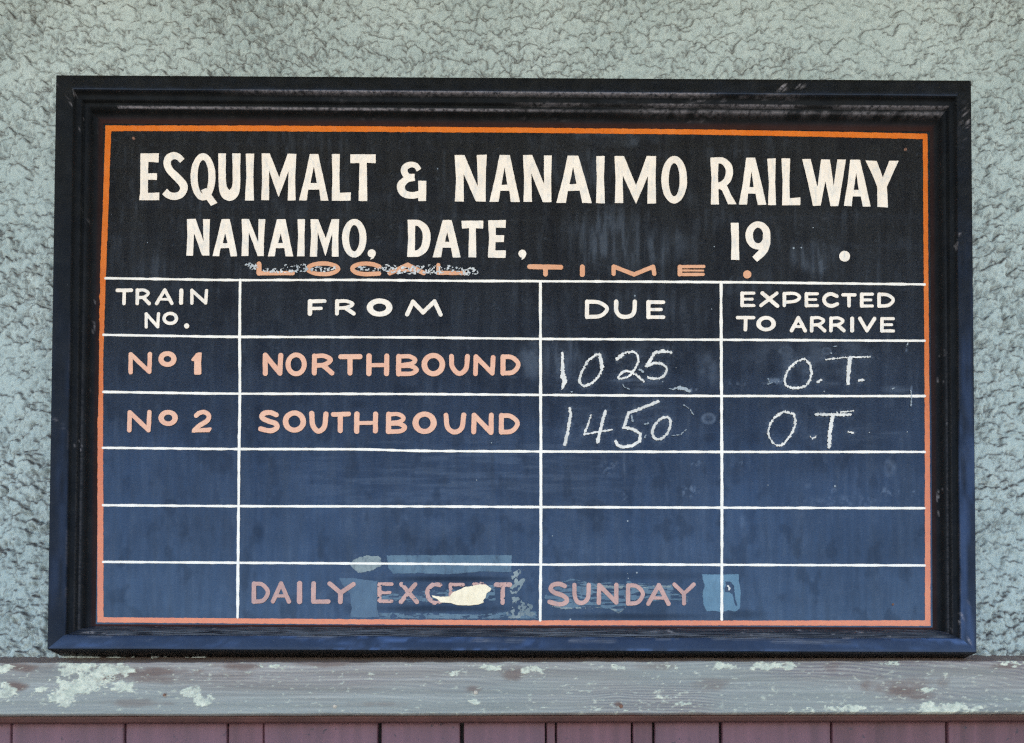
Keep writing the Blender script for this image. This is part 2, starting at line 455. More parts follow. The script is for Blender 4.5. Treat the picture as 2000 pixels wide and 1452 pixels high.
for cx, cy, ax, ay, s in [(300, 1312, 90, 12, .6), (40, 1300, 60, 10, .6), (25, 1338, 25, 14, .7), (200, 1322, 30, 9, .6), (305, 1325, 60, 10, .45), (460, 1300, 50, 8, .6), (440, 1318, 60, 14, .25), (640, 1296, 80, 7, .5), (1005, 1313, 30, 16, .5), (270, 1372, 60, 10, .35), (1280, 1303, 50, 9, .3),
                          (1760, 1345, 70, 22, .6), (1800, 1362, 40, 9, .5), (1850, 1338, 20, 12, .35), (1630, 1300, 20, 16, .3), (1390, 1335, 50, 16, .3), (1970, 1302, 40, 7, .55), (1210, 1378, 9, 7, .9), (321, 1357, 4, 6, 1.0), (925, 1348, 20, 9, .5), (745, 1375, 60, 7, .3)]:
    stain_shade = np.maximum(stain_shade, min(1, s * 1.3) * sst(0, 0.8, blob(cx, cy, ax * 1.2, ay * 1.15) + 1.3 * fl))
U0 = fbm(XX * 1.1, ZZ * 5, 62, 3); U1 = fbm(XX * 9, ZZ * 30, 63, 3)
ph = ZZ * 1000 / 6.8 + (XX * 9.0) * sst(0.0, 1.2, XX) + 14 * U0 + 2.2 * U1
gr = 0.5 + 0.5 * np.sin(2 * np.pi * ph)
grain = gr ** 1.3 * np.clip(0.35 + 1.3 * sst(0.35, 0.75, fbm(XX * 3.2, ZZ * 16, 64, 3)) * (1.15 - 0.75 * tt) * (0.65 + 0.5 * sst(900, 1500, PXX)), 0, 1)
YY = YY - 0.0007 * paint * (np.arange(len(yy))[:, None] > 2)
algae = 0.40 * sst(0.35, 0.7, fbm(XX * 3, ZZ * 9, 61, 3) + 0.25 * tt)
dirtt = (1 - sst(0.0, 0.09, (zt + 0.013 - ZZ) / 0.1)) * 0.0
stain_shade = np.where(np.arange(len(yy))[:, None] < 3, 0.85, stain_shade)  # bevel rows darkened: contact shadow at the wall joint, painted in
paint = np.where(np.arange(len(yy))[:, None] < 3, paint * 0.1, paint)
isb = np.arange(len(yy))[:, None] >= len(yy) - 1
stain_shade = np.where(isb, 0.9, stain_shade); paint = np.where(isb, 0, paint)
led = thing('ledge_board', 'weathered grey timber ledge with flaking pale paint below the train board', 'ledge', (0, 0, zb))
mesh_obj('timber', np.stack([XX, YY, ZZ], -1), grid_faces(len(yy), len(px_))[:, ::-1], M_PLANK, led, True, {'paint': paint, 'stain_shade': stain_shade, 'algae': algae, 'grain': grain})


def nail(px, py, Y, r, m, parent, label=None):
    c = P(px, py, Y)
    vs = [(c[0], Y - 0.0022, c[2])]
    n = 10
    for rr, yo in ((0.6, 0.0019), (1.0, 0.0008), (1.05, -0.001)):
        for k in range(n):
            a = 2 * math.pi * k / n
            vs.append((c[0] + rr * r * math.cos(a), Y - yo, c[2] + rr * r * math.sin(a)))
    fs = [(0, 1 + k, 1 + (k + 1) % n) for k in range(n)]
    for q in range(2):
        for k in range(n):
            a0 = 1 + q * n + k; b0 = 1 + q * n + (k + 1) % n
            fs.append((a0, a0 + n, b0 + n, b0))
    o = mesh_obj('nail_head', vs, fs, m, parent, True)
    if label: o['label'] = label
    return o


nail(929, 1353, PL_Y, 0.0045, M_NAILPALE, led)
nail(654, 1380, PL_Y, 0.0040, M_NAILPALE, led)
nail(1213, 1380, PL_Y, 0.0040, M_RUST, led)
nail(321, 1358, PL_Y, 0.0028, M_RUST, led)

# trim under the ledge and the red vertical boards
Y_TRIM, Y_RED = -0.014, 0.012
z_tr1 = zb - 0.0021
z_tr0 = float(P(1000, 1410, Y_TRIM)[2])
nxt = 240
tx = np.linspace(-1.3, 1.3, nxt)
pr = [(-0.001, z_tr1), (Y_TRIM - 0.004, z_tr1), (Y_TRIM - 0.004, z_tr1 - 0.004), (Y_TRIM, z_tr1 - 0.0065), (Y_TRIM + 0.001, z_tr0 + 0.003), (Y_TRIM + 0.004, z_tr0), (-0.001, z_tr0)]
TY = np.repeat(np.array([p_[0] for p_ in pr])[:, None], nxt, 1); TZ = np.repeat(np.array([p_[1] for p_ in pr])[:, None], nxt, 1)
TX = np.repeat(tx[None, :], len(pr), 0)
TY = TY + 0.0012 * (fbm(TX * 12, TZ * 40, 71, 3) - 0.5)
tr = mesh_obj('wall_trim', np.stack([TX, TY, TZ], -1), grid_faces(len(pr), nxt)[:, ::-1], M_BROWN, None, True)
tr['label'] = 'thin dull brown trim strip tucked under the grey timber ledge'; tr['category'] = 'trim'

rw = thing('board_wall', 'faded mauve red wall of upright boards below the ledge', 'wall', (0, 0, 0))
seams = [(-190, 4), (22, 3), (243.5, 3.5), (444.5, 3.5), (514.5, 1.6), (741, 7), (902, 7), (1066, 2.5), (1086, 2), (1234.5, 3), (1276.5, 4), (1407.5, 5), (1624, 3.2), (1850, 5), (2070, 4), (2260, 4)]
zr1 = z_tr1
for k in range(len(seams) - 1):
    xa = float(P(seams[k][0] + seams[k][1] / 2, 1430, Y_RED)[0]); xb = float(P(seams[k + 1][0] - seams[k + 1][1] / 2, 1430, Y_RED)[0])
    nxx, nzz = max(4, int((xb - xa) / 0.006)), 60
    bxs = np.concatenate([[xa, xa + 0.0006], np.linspace(xa + 0.003, xb - 0.003, nxx), [xb - 0.0006, xb]])
    dy = np.zeros(len(bxs)); dy[0] = dy[-1] = 0.014; dy[1] = dy[-2] = 0.0015
    bzs = np.concatenate([np.linspace(0.0, 1.6, 10), np.linspace(1.62, zr1, 50)])
    BX, BZ = np.meshgrid(bxs, bzs)
    BY = Y_RED + dy[None, :] + 0.0018 * (fbm(BX * 20 + k, BZ * 5, 81, 3) - 0.5) + random.uniform(-.0012, .0012)
    edge = np.zeros(len(bxs)); edge[:2] = 1; edge[-2:] = -1
    BX = BX + edge[None, :] * 0.0012 * (fbm(BZ * 25, BZ * 0 + k, 83, 3) - 0.4)
    mesh_obj('wall_board', np.stack([BX, BY, BZ], -1), grid_faces(len(bzs), len(bxs)), M_RED, rw, True)
box('backing', -2.2, 2.2, 0.030, 0.04, 0.0, zr1, M_BACK, rw)
# the same wall goes on outside the picture
for sx in (-1, 1):
    for k in range(24):
        xa = sx * (1.315 + 0.2 * k); xb = xa + sx * 0.194
        box('wall_board', min(xa, xb), max(xa, xb), Y_RED, 0.026, 0.0, zb, M_RED, rw)
    box('backing', *(sorted((sx * 2.205, sx * 6.2))), 0.030, 0.04, 0.0, zr1, M_BACK, rw)
    box('timber', *(sorted((sx * 1.30, sx * 6.2))), PL_Y, -0.001, zb, zt + 0.002, M_PLANK, led)

# ------------------------------------------------------------------ train board
nbz = float(P(1000, 1268, Y_FACE)[2])
B = thing('train_board', 'framed navy railway arrivals board lettered in cream with chalked train times', 'sign', (0, Y_BOARD, nbz))

# panel surface with dust, smudges, scuffs and a painted-in central sheen
bxs = np.arange(-0.86, 0.861, 0.0024); bzs = np.arange(float(P(1000, 1232, Y_BOARD)[2]), float(P(1000, 232, Y_BOARD)[2]), 0.0024)
BX, BZ = np.meshgrid(bxs, bzs)
D_B = -CAMPOS[1] + Y_BOARD
sc = F / D_B
ct, si = math.cos(PITCH), math.sin(PITCH)


def toPx(x, z, Y):
    d = np.stack([x - CAMPOS[0], np.full_like(x, Y - CAMPOS[1]), z - CAMPOS[2]], -1) @ CRn
    return 1000 + F * d[..., 0] / -d[..., 2], PY - F * d[..., 1] / -d[..., 2]


QX, QY = toPx(BX, BZ, Y_BOARD)
vst = fbm(QX / 7, QY / 60, 101, 4)
hst = fbm(QX / 70, QY / 6, 103, 4)
cl = fbm(QX / 28, QY / 28, 105, 5)
fine = fbm(QX / 5, QY / 5, 107, 3)
dust_sheen = 0.03 + 0.10 * sst(0.45, 0.8, vst) * sst(0.3, 0.7, cl)
for cx, cy, ax, ay, s, kind in [
    (1190, 470, 120, 95, .26, 'v'), (1290, 480, 80, 60, .24, 'v'), (1130, 330, 110, 60, .18, 'v'), (1200, 270, 120, 30, .22, 'c'), (1590, 500, 80, 45, .24, 'v'), (1600, 520, 34, 26, .28, 'v'),
    (1250, 600, 180, 55, .12, 'v'), (1100, 700, 60, 60, .25, 'v'), (1380, 720, 40, 60, .22, 'c'), (1345, 762, 24, 7, .55, 'f'), (1384, 818, 17, 13, .62, 'r'),
    (1040, 700, 40, 60, .28, 'c'), (985, 730, 60, 25, .14, 'h'), (1230, 750, 90, 28, .22, 'h'), (1600, 700, 200, 60, .16, 'c'), (1535, 685, 18, 10, .35, 'r'), (1614, 686, 12, 9, .5, 'r'),
    (1510, 745, 30, 10, .40, 'f'), (1440, 748, 35, 10, .25, 'f'), (1620, 750, 30, 14, .26, 'h'), (1780, 770, 4, 26, .55, 'f'), (1750, 760, 40, 14, .2, 'h'),
    (1220, 800, 150, 45, .13, 'h'), (1140, 850, 90, 30, .16, 'c'), (1710, 850, 100, 40, .12, 'h'), (1700, 940, 200, 60, .08, 'v'),
    (1300, 830, 30, 30, .10, 'c'), (750, 1165, 300, 26, .12, 'h'), (1350, 960, 300, 90, .06, 'v'), (700, 950, 350, 80, .05, 'c'),
    (300, 520, 60, 40, .12, 'v'), (900, 930, 520, 130, .13, 'h'), (850, 1000, 420, 90, .10, 'c'), (620, 860, 200, 60, .08, 'v'), (1440, 560, 80, 30, .12, 'v'), (1770, 682, 6, 8, .5, 'f'), (1220, 970, 10, 30, .2, 'f'), (1220, 900, 8, 60, .22, 'v'), (1447, 905, 4, 12, .5, 'f'), (1347, 960, 25, 18, .35, 'f'), (1365, 905, 30, 12, .2, 'f'), (1738, 915, 18, 28, .36, 'c'), (1738, 960, 30, 14, .3, 'f'), (1630, 960, 12, 14, .2, 'f'), (1578, 950, 10, 9, .3, 'c'), (1785, 965, 8, 8, .5, 'f'), (1650, 980, 120, 20, .14, 'f'), (1500, 1040, 100, 60, .10, 'v'), (1450, 1020, 14, 20, .2, 'v'), (1190, 910, 25, 30, .2, 'f'), (1240, 1040, 10, 60, .12, 'v'), (1080, 1130, 40, 20, .15, 'c')]:  # broad central patches also paint in the brighter sheen of mid-panel
    d = np.sqrt(((QX - cx) / ax) ** 2 + ((QY - cy) / ay) ** 2)
    mk = sst(1.0, 0.25, d) if kind != 'r' else sst(1.0, 0.7, d) * (0.35 + 0.65 * sst(0.3, 0.75, d))
    tex = {'v': 0.4 + 1.2 * sst(0.4, 0.75, vst), 'h': 0.35 + 1.3 * sst(0.42, 0.7, hst), 'c': 0.4 + 1.2 * sst(0.4, 0.7, cl), 'f': 2.0 * sst(0.45, 0.65, fine), 'r': 0.5 + 0.8 * fine}[kind]
    dust_sheen = np.maximum(dust_sheen, s * mk * tex)
sc1 = sst(0.62, 0.70, fbm((QX + 0.3 * QY) / 60, (QY - 0.3 * QX) / 1.8, 111, 3)) * sst(0.5, 0.62, fbm(QX / 90, QY / 90, 113, 3)) * (QX > 1040)
dust_sheen = np.clip(dust_sheen + 0.06 * sc1 + 0.10 * sst(0.70, 0.82, fine), 0, 0.9)
dark = 0.30 * sst(0.58, 0.72, fbm(QX / 30, QY / 45, 121, 4))
for cx, cy, ax, ay, s in [(440, 585, 20, 40, .6), (540, 640, 30, 25, .45), (1740, 635, 30, 12, .5), (1060, 1010, 10, 14, .3), (700, 790, 20, 12, .4), (1385, 855, 20, 15, .4), (880, 1131, 190, 9, .75), (860, 1189, 190, 11, .7), (690, 1190, 25, 20, .4), (1230, 1204, 210, 9, .6), (1450, 1200, 60, 14, .5), (1255, 1125, 190, 12, .35), (505, 1040, 18, 25, .5), (1408, 1022, 16, 14, .5)]:
    dark = np.maximum(dark, s * sst(1, 0.2, np.sqrt(((QX - cx) / ax) ** 2 + ((QY - cy) / ay) ** 2)))
BYY = Y_BOARD + 0.0008 * (fbm(BX * 2.5, BZ * 2.5, 131, 2) - 0.5)
PANEL = mesh_obj('panel', np.stack([BX, np.full_like(BX, Y_BOARD), BZ], -1), grid_faces(len(bzs), len(bxs)), M_BOARD, B, True, {'dust_sheen': dust_sheen, 'dark': dark})
box('back_panel', -0.85, 0.85, Y_BOARD + 0.002, -0.012, float(P(1000, 1230, Y_BOARD)[2]), float(P(1000, 235, Y_BOARD)[2]), M_BACK, B)

# ---- moulded frame, four mitred rails
outer = [P(109, 146.5, Y_FACE), P(1897, 157, Y_FACE), P(1908, 1275, Y_FACE), P(92, 1268, Y_FACE)]
inner = [P(202, 242, Y_BOARD), P(1816, 257.5, Y_BOARD), P(1821.5, 1226, Y_BOARD), P(187, 1219.5, Y_BOARD)]
PROF = [(0.0, 0), (0.0, 30), (0.0, 60.5), (0.008, 61.6), (0.025, 62), (0.12, 62.0), (0.22, 62), (0.33, 62), (0.43, 61.9), (0.455, 61.4), (0.468, 60.4), (0.475, 56), (0.49, 52), (0.52, 50), (0.56, 49), (0.585, 48.8),
        (0.60, 47.6), (0.607, 44.5), (0.612, 42), (0.625, 40.5), (0.64, 41.8), (0.67, 43.0), (0.70, 42.8), (0.735, 41), (0.76, 38), (0.775, 34.5), (0.785, 31), (0.80, 28), (0.83, 25.5), (0.87, 24), (0.90, 23.6), (0.92, 22.6), (0.935, 21.6), (1.0, 21.3)]
labels = {0: 'top rail with pale worn moulding edges', 1: None, 2: 'bottom rail, sky-blue sheen painted in, with splintered upper edge', 3: None}
for side in range(4):
    a, b2 = side, (side + 1) % 4
    oa, ob, ia, ib = [np.array(q) for q in (outer[a], outer[b2], inner[a], inner[b2])]
    L = np.linalg.norm(ob - oa); n = int(L / 0.004)
    s = np.linspace(0, 1, n)[None, :]
    t = np.array([p_[0] for p_ in PROF])[:, None]; v = np.array([p_[1] for p_ in PROF])[:, None] / 1000
    Lx = (oa[0] * (1 - t) + ia[0] * t) * (1 - s) + (ob[0] * (1 - t) + ib[0] * t) * s
    Lz = (oa[2] * (1 - t) + ia[2] * t) * (1 - s) + (ob[2] * (1 - t) + ib[2] * t) * s
    Ly = np.repeat(-v, n, 1)
    along = s * L
    T = np.repeat(t, n, 1); AL = np.repeat(along, len(PROF), 0)
    endf = sst(0, 0.02, s) * sst(0, 0.02, 1 - s)
    f1 = fbm(AL * 9, T * 6, 200 + side, 4); f2 = fbm(AL * 60, T * 30, 210 + side, 4); f3 = fbm(AL * 200, T * 80, 230 + side, 3)
    vis = (T > 0.02) & (T < 0.99)
    amp = 0.0007 if side != 2 else 0.0011
    Ly = Ly + np.where(vis, (amp * (f1 - 0.5) + 0.0006 * (f2 - 0.5)) * endf, 0)
    bare = np.zeros_like(Ly); grime = (T > 0.468) * 1.0
    wear_glint = np.zeros_like(Ly); sky_sheen = np.zeros_like(Ly); red_shade = np.zeros_like(Ly)
    if side == 0:
        nz = fbm(AL * 5, AL * 0, 240, 4); nz2 = fbm(AL * 45, AL * 0 + 2, 241, 3)
        X0 = 109 + AL * 1000.0
        e1 = np.exp(-((T - 0.462) / 0.012) ** 2) * sst(0.30, 0.55, nz) * sst(250, 700, X0) * sst(1780, 1650, X0)
        e2 = np.exp(-((T - 0.602) / 0.010) ** 2) * sst(0.35, 0.6, fbm(AL * 6, AL * 0 + 7, 243, 4)) * sst(900, 1300, X0)
        e3 = np.exp(-((T - 0.728) / 0.012) ** 2) * sst(0.05, 0.4, nz2) * (1 - 0.75 * sst(900, 1250, X0)) * (X0 > 172)
        e4 = np.exp(-((T - 0.73) / 0.04) ** 2) * sst(1200, 1380, X0) * sst(0.3, 0.5, nz2) * 0.22  # pale band on the bead: reflected light painted in, not worn paint
        wear_glint = 0.75 * e1 + 0.60 * e2 + 0.95 * e3 + 1.2 * e4
        sm = sst(0.60, 0.74, f2) * sst(0.45, 0.68, fbm(AL * 4, T * 3, 245, 3)) * (T > 0.47) * (T < 0.86)
        wear_glint = wear_glint + 0.30 * sm * sst(500, 1000, X0) * sst(1750, 1500, X0)
        wear_glint = wear_glint + 1.4 * sst(0.60, 0.68, f3) * np.exp(-((X0 - 1580) / 22) ** 2) * np.exp(-((T - 0.22) / 0.1) ** 2)
        red_shade = 0.45 * sst(0.80, 0.95, T)
    elif side == 2:
        rag = fbm(AL * 7, AL * 0, 250, 4)
        T2 = T + 0.10 * (rag - 0.5)
        inn = (T > 0.47) & (T < 0.93)
        spl = fbm(AL * 10, T * 55, 252, 4)
        # a rounded worn sill instead of crisp mouldings
        worn = np.interp(T, [0, 0.43, 0.52, 0.62, 0.8, 0.93, 1], [62, 62, 57, 52, 38, 22.5, 21.3]) / 1000
        Ly = np.where(inn, -(0.75 * worn + 0.25 * v) + 0.0045 * (spl - 0.5) * endf, Ly)
        sky_sheen = np.where(T2 < 0.47, 0.22 + 0.75 * sst(0.42, 0.75, f1) * sst(0.35, 0.6, f2), 0.10)  # blue of the reflected sky put into the paint colour
        sky_sheen = sky_sheen * (T > 0.015)
        wear_glint = np.where((T2 > 0.46) & (T < 0.93), 0.26 * sst(0.50, 0.72, spl) + 0.9 * sst(0.72, 0.78, fbm(AL * 60, T * 14, 256, 2)) * (fbm(AL * 8, T, 257, 2) > 0.5), 0)
        red_shade = 0.85 * sst(0.90, 0.96, T)  # painted dark red shadow line along the inner edge
        bare = np.where((T2 > 0.45) & (T < 0.91), 0.35 + 0.6 * sst(0.4, 0.6, fbm(AL * 5, T * 2, 271, 3)), 0) * endf
        bare = np.maximum(bare, 0.8 * sst(0.62, 0.70, fbm(AL * 9, T * 12, 273, 4)) * (T > 0.3) * (T < 0.5))
        Lz = Lz + np.where(np.abs(T - 0.012) < 0.014, 0.0012 * (fbm(AL * 16, AL * 0, 259, 4) - 0.5) * endf, 0)
    else:
        bot = sst(0.15, 0.85, s if side == 1 else 1 - s)
        grime = np.maximum(grime, 0.75 if side == 3 else 0.15)
        sky_sheen = np.where(T < 0.47, (0.06 + 0.40 * sst(0.4, 0.7, f1) * (1.0 if side == 1 else 0.35)) * bot, 0.015) * (T > 0.015)  # sky reflection tinted into the lower part of the side rails
        e = np.exp(-((T - 0.69) / 0.03) ** 2) * 0.10 + np.exp(-((T - 0.60) / 0.01) ** 2) * 0.08
        wear_glint = e * bot + 0.5 * sst(0.70, 0.78, f2) * sst(0.62, 0.7, fbm(AL * 7, T * 2, 261 + side, 3)) * (T < 0.9)
        wear_glint += 0.12 * np.exp(-((T - 0.462) / 0.01) ** 2) * bot * sst(0.4, 0.6, fbm(AL * 25, AL * 0, 263, 3))
        red_shade = 0.3 * sst(0.84, 0.95, T)
        if side == 1:
            wear_glint += 0.9 * sst(0.60, 0.70, f3) * np.exp(-((AL - 0.085) / 0.035) ** 2) * np.exp(-((T - 0.22) / 0.12) ** 2)
    o = mesh_obj('frame_rail', np.stack([Lx, Ly, Lz], -1), grid_faces(len(PROF), n)[:, ::-1], M_FRAME, B, True,
                 {'wear_glint': np.clip(wear_glint, 0, 1), 'sky_sheen': np.clip(sky_sheen, 0, 1), 'bare': np.clip(bare, 0, 1), 'grime': grime, 'red_shade': np.clip(red_shade, 0, 1)})
    if labels[side]: o['label'] = labels[side]


# ------------------------------------------------------------------ painted and chalked marks: outlines contoured from stroke fields
class Z:
    """coordinates measured in an enlargement: origin and factor"""
    def __init__(s, x0, y0, k): s.x0, s.y0, s.k = x0, y0, k
    def p(s, pts): return np.array([(s.x0 + x / s.k, s.y0 + y / s.k) for x, y in pts], float)


def smooth(pts, cols=None, m=8, closed=False):
    """Catmull-Rom through the points (columns beyond x,y are carried)"""
    p = np.asarray(pts, float)
    if len(p) < 3: return p
    e = np.vstack([p[-2] if closed else 2 * p[0] - p[1], p, p[1] if closed else 2 * p[-1] - p[-2]])
    out = []
    for i in range(1, len(e) - 2):
        for q in np.linspace(0, 1, m, endpoint=False):
            a, b, c, d = e[i - 1], e[i], e[i + 1], e[i + 2]
            out.append(0.5 * ((2 * b) + (c - a) * q + (2 * a - 5 * b + 4 * c - d) * q * q + (-a + 3 * b - 3 * c + d) * q ** 3))
    out.append(p[-1])
    return np.array(out)


BOLD = 1.0            # brush width factor of the word being lettered


class Prim:
    pass


def poly(z, pts, hole=None):
    r = Prim(); r.t = 'poly'; r.p = z.p(pts); r.h = z.p(hole) if hole else None; return r


def ribbon(z, pts):
    a = smooth([(z.x0 + x / z.k, z.y0 + y / z.k, w / z.k) for x, y, w in pts])
    d = np.gradient(a[:, :2], axis=0); d /= np.linalg.norm(d, axis=1)[:, None] + 1e-9
    nrm = np.stack([-d[:, 1], d[:, 0]], 1) * a[:, 2:3] / 2
    r = Prim(); r.t = 'rib'; r.l = a[:, :2] + nrm; r.r = a[:, :2] - nrm
    r.p = np.vstack([r.l, r.r[::-1]]); return r


def stroke(z, pts, w, curve=False, w2=None):
    p = z.p(pts)
    ws = np.linspace(w, w2 if w2 else w, len(p)) / z.k / 2 * BOLD
    a = np.column_stack([p, ws])
    if curve: a = smooth(a, m=6)
    r = Prim(); r.t = 'str'; r.p = a[:, :2]; r.w = a[:, 2]; return r


def ring(z, cx, cy, rx, ry, irx, iry):
    r = Prim(); r.t = 'ring'; c = z.p([(cx, cy)])[0]
    r.c = c; r.o = (rx / z.k, ry / z.k); r.i = (irx / z.k, iry / z.k)
    r.p = np.array([c - np.array(r.o), c + np.array(r.o)]); return r


def segd(X, Y, a, b):
    dx, dy = b[0] - a[0], b[1] - a[1]; L = dx * dx + dy * dy + 1e-9
    t = np.clip(((X - a[0]) * dx + (Y - a[1]) * dy) / L, 0, 1)
    return np.hypot(X - a[0] - t * dx, Y - a[1] - t * dy), t


def polysd(X, Y, p):
    d = np.full(X.shape, 1e9); ins = np.zeros(X.shape, bool)
    for i in range(len(p)):
        a, b = p[i], p[(i + 1) % len(p)]
        d = np.minimum(d, segd(X, Y, a, b)[0])
        c = (a[1] > Y) != (b[1] > Y)
        with np.errstate(divide='ignore', invalid='ignore'):
            xi = (b[0] - a[0]) * (Y - a[1]) / (b[1] - a[1] + 1e-12) + a[0]
        ins ^= c & (X < xi)
    return np.where(ins, -d, d)


def ell(X, Y, c, r):
    ux, uy = (X - c[0]) / r[0], (Y - c[1]) / r[1]
    k = np.sqrt(ux ** 2 + uy ** 2) + 1e-9
    g_ = np.sqrt((ux / r[0]) ** 2 + (uy / r[1]) ** 2) / k + 1e-9
    return (k - 1) / g_


def field(pr, X, Y):
    if pr.t == 'poly':
        d = polysd(X, Y, pr.p)
        if pr.h is not None: d = np.maximum(d, -polysd(X, Y, pr.h))
        return d
    if pr.t == 'rib':
        d = polysd(X, Y, pr.p)
        return d
    if pr.t == 'str':
        d = np.full(X.shape, 1e9)
        for i in range(len(pr.p) - 1):
            q, t = segd(X, Y, pr.p[i], pr.p[i + 1])
            d = np.minimum(d, q - (pr.w[i] + (pr.w[i + 1] - pr.w[i]) * t))
        if len(pr.p) == 1: d = np.hypot(X - pr.p[0][0], Y - pr.p[0][1]) - pr.w[0]
        return d
    d = ell(X, Y, pr.c, pr.o)
    if pr.i[0] > 0: d = np.maximum(d, -ell(X, Y, pr.c, pr.i))
    return d


def contour(name, prims, material, lift, label=None, cell=0.75, wob=0.35, wscale=9.0, grain=0.0, gscale=1.6, seed=0, cut=None, parent=None):
    pts = np.vstack([q.p for q in prims])
    wmax = max([float(np.max(q.w)) for q in prims if q.t == 'str'] + [0]) + 2 + 1.5 * grain
    x0, y0 = pts.min(0) - wmax; x1, y1 = pts.max(0) + wmax
    gx = np.arange(x0, x1 + cell, cell); gy = np.arange(y0, y1 + cell, cell)
    Xg, Yg = np.meshgrid(gx, gy)
    f = np.full(Xg.shape, 1e9)
    for q in prims:
        a0 = q.p.min(0) - wmax; a1 = q.p.max(0) + wmax
        i0, i1 = np.searchsorted(gx, [a0[0], a1[0]]); j0, j1 = np.searchsorted(gy, [a0[1], a1[1]])
        sl = (slice(j0, j1), slice(i0, i1))
        f[sl] = np.minimum(f[sl], field(q, Xg[sl], Yg[sl]))
    f = f + wob * 2 * (fbm(Xg / wscale, Yg / wscale, 300 + seed, 2) - 0.5)
    if grain: f = f + grain * 2 * (fbm(Xg / gscale, Yg / gscale, 500 + seed, 2) - 0.42)
    if cut is not None: f = cut(f, Xg, Yg)
    f = np.where(np.abs(f) < 1e-6, 1e-6, f)
    ins = f < 0
    full = ins[:-1, :-1] & ins[1:, :-1] & ins[:-1, 1:] & ins[1:, 1:]
    anyi = ins[:-1, :-1] | ins[1:, :-1] | ins[:-1, 1:] | ins[1:, 1:]
    V = []; Fc = []
    for j in range(full.shape[0]):
        row = full[j]
        if not row.any(): continue
        dd = np.diff(np.concatenate([[0], row.astype(int), [0]]))
        for i0, i1 in zip(np.where(dd == 1)[0], np.where(dd == -1)[0]):
            while i0 < i1:
                ie = min(i1, i0 + 12); k = len(V)
                V += [(gx[i0], gy[j]), (gx[i0], gy[j + 1]), (gx[ie], gy[j + 1]), (gx[ie], gy[j])]
                Fc.append((k, k + 1, k + 2, k + 3)); i0 = ie
    jj, ii = np.where(anyi & ~full)
    for j, i in zip(jj, ii):
        c = [(gx[i], gy[j], f[j, i]), (gx[i], gy[j + 1], f[j + 1, i]), (gx[i + 1], gy[j + 1], f[j + 1, i + 1]), (gx[i + 1], gy[j], f[j, i + 1])]
        out = []
        for q in range(4):
            a, b = c[q], c[(q + 1) % 4]
            if a[2] < 0: out.append((a[0], a[1]))
            if (a[2] < 0) != (b[2] < 0):
                t = a[2] / (a[2] - b[2]); out.append((a[0] + (b[0] - a[0]) * t, a[1] + (b[1] - a[1]) * t))
        if len(out) > 2:
            k = len(V); V += out; Fc.append(tuple(range(k, k + len(out))))
    V = np.array(V)
    W = P(V[:, 0], V[:, 1], Y_BOARD - lift)
    o = mesh_obj(name, W, Fc, material, parent or B)
    if label: o['label'] = label
    return o


Z0 = Z(0, 0, 1)
# --- border and ruled lines
bo = [(206, 245.5), (500, 245.5), (650, 246.5), (1000, 249.5), (1350, 253), (1600, 257), (1811.5, 261.5), (1813, 500), (1815.5, 800), (1817, 1000), (1817.5, 1223), (1500, 1222), (1000, 1221.5), (650, 1219.5), (190, 1216),
      (190.5, 900), (190.5, 700), (195, 545), (201, 400)]
bi = [(217, 256.5), (500, 256.5), (650, 257.5), (1000, 259.5), (1350, 263), (1600, 267.5), (1802.5, 272), (1804, 500), (1806, 800), (1806.5, 1000), (1806.5, 1212), (1500, 1212.5), (1000, 1212), (650, 1209.5), (202, 1206),
      (201.5, 900), (201.5, 700), (206.5, 545), (212, 400)]
contour('border_stripe', [poly(Z0, bo, bi)], M_ORANGE, 0.0004, 'orange painted border stripe round the board', cell=1.2, wob=0.6, wscale=7, seed=1)
hl = [[(206, 543.8), (350, 546), (467, 547.5), (700, 547.2), (900, 549), (1055, 549.6), (1408, 551.5), (1600, 553.5), (1806, 556)],
      [(202, 654.4), (350, 656.8), (467, 658.3), (800, 659.5), (1055, 662.3), (1408, 664), (1600, 665), (1806, 666)],
      [(202, 765.8), (350, 768), (467, 769.3), (800, 770), (1055, 771.8), (1408, 773.8), (1806, 774)],
      [(201, 875), (350, 876.5), (467, 877.4), (700, 878), (820, 881), (1055, 882.2), (1408, 883), (1806, 883)],
      [(201, 987), (467, 989), (800, 989.5), (1055, 990.7), (1408, 992), (1806, 993)],
      [(201, 1097.8), (467, 1099.6), (800, 1101.5), (1055, 1103.2), (1200, 1102.6), (1408, 1103.6), (1806, 1104.8)]]
for i, l in enumerate(hl):
    contour('ruled_line', [stroke(Z0, l, 4.6, True)], M_WHITE, 0.00055 + 0.00001 * i, cell=1.0, wob=0.7, wscale=16, seed=10 + i)
vl = [[(469, 547), (468, 660), (468.5, 766), (467, 877), (465.3, 1060), (464, 1206)],
      [(1055.4, 550), (1055.6, 660), (1056, 770), (1056.3, 900), (1056.3, 1060), (1055, 1212)],
      [(1408.2, 552), (1408.8, 700), (1409.8, 900), (1410, 1060), (1409.6, 1210)]]
for i, l in enumerate(vl):
    contour('ruled_line', [stroke(Z0, l, 5.4, True)], M_WHITE, 0.0008 + 0.00001 * i, cell=1.0, wob=0.75, wscale=14, seed=20 + i)

# --- heading
A1, A2, A3 = Z(250, 270, 3.774), Z(740, 270, 3.774), Z(1250, 270, 3.774)
AM = Z(650, 0, 2.857)
LIFT = 0.0011


def word(text, prims, m, colour, lift=LIFT, **k):
    return contour('painted_word', prims, m, lift, '%s painted word %s' % (colour, text), **k)


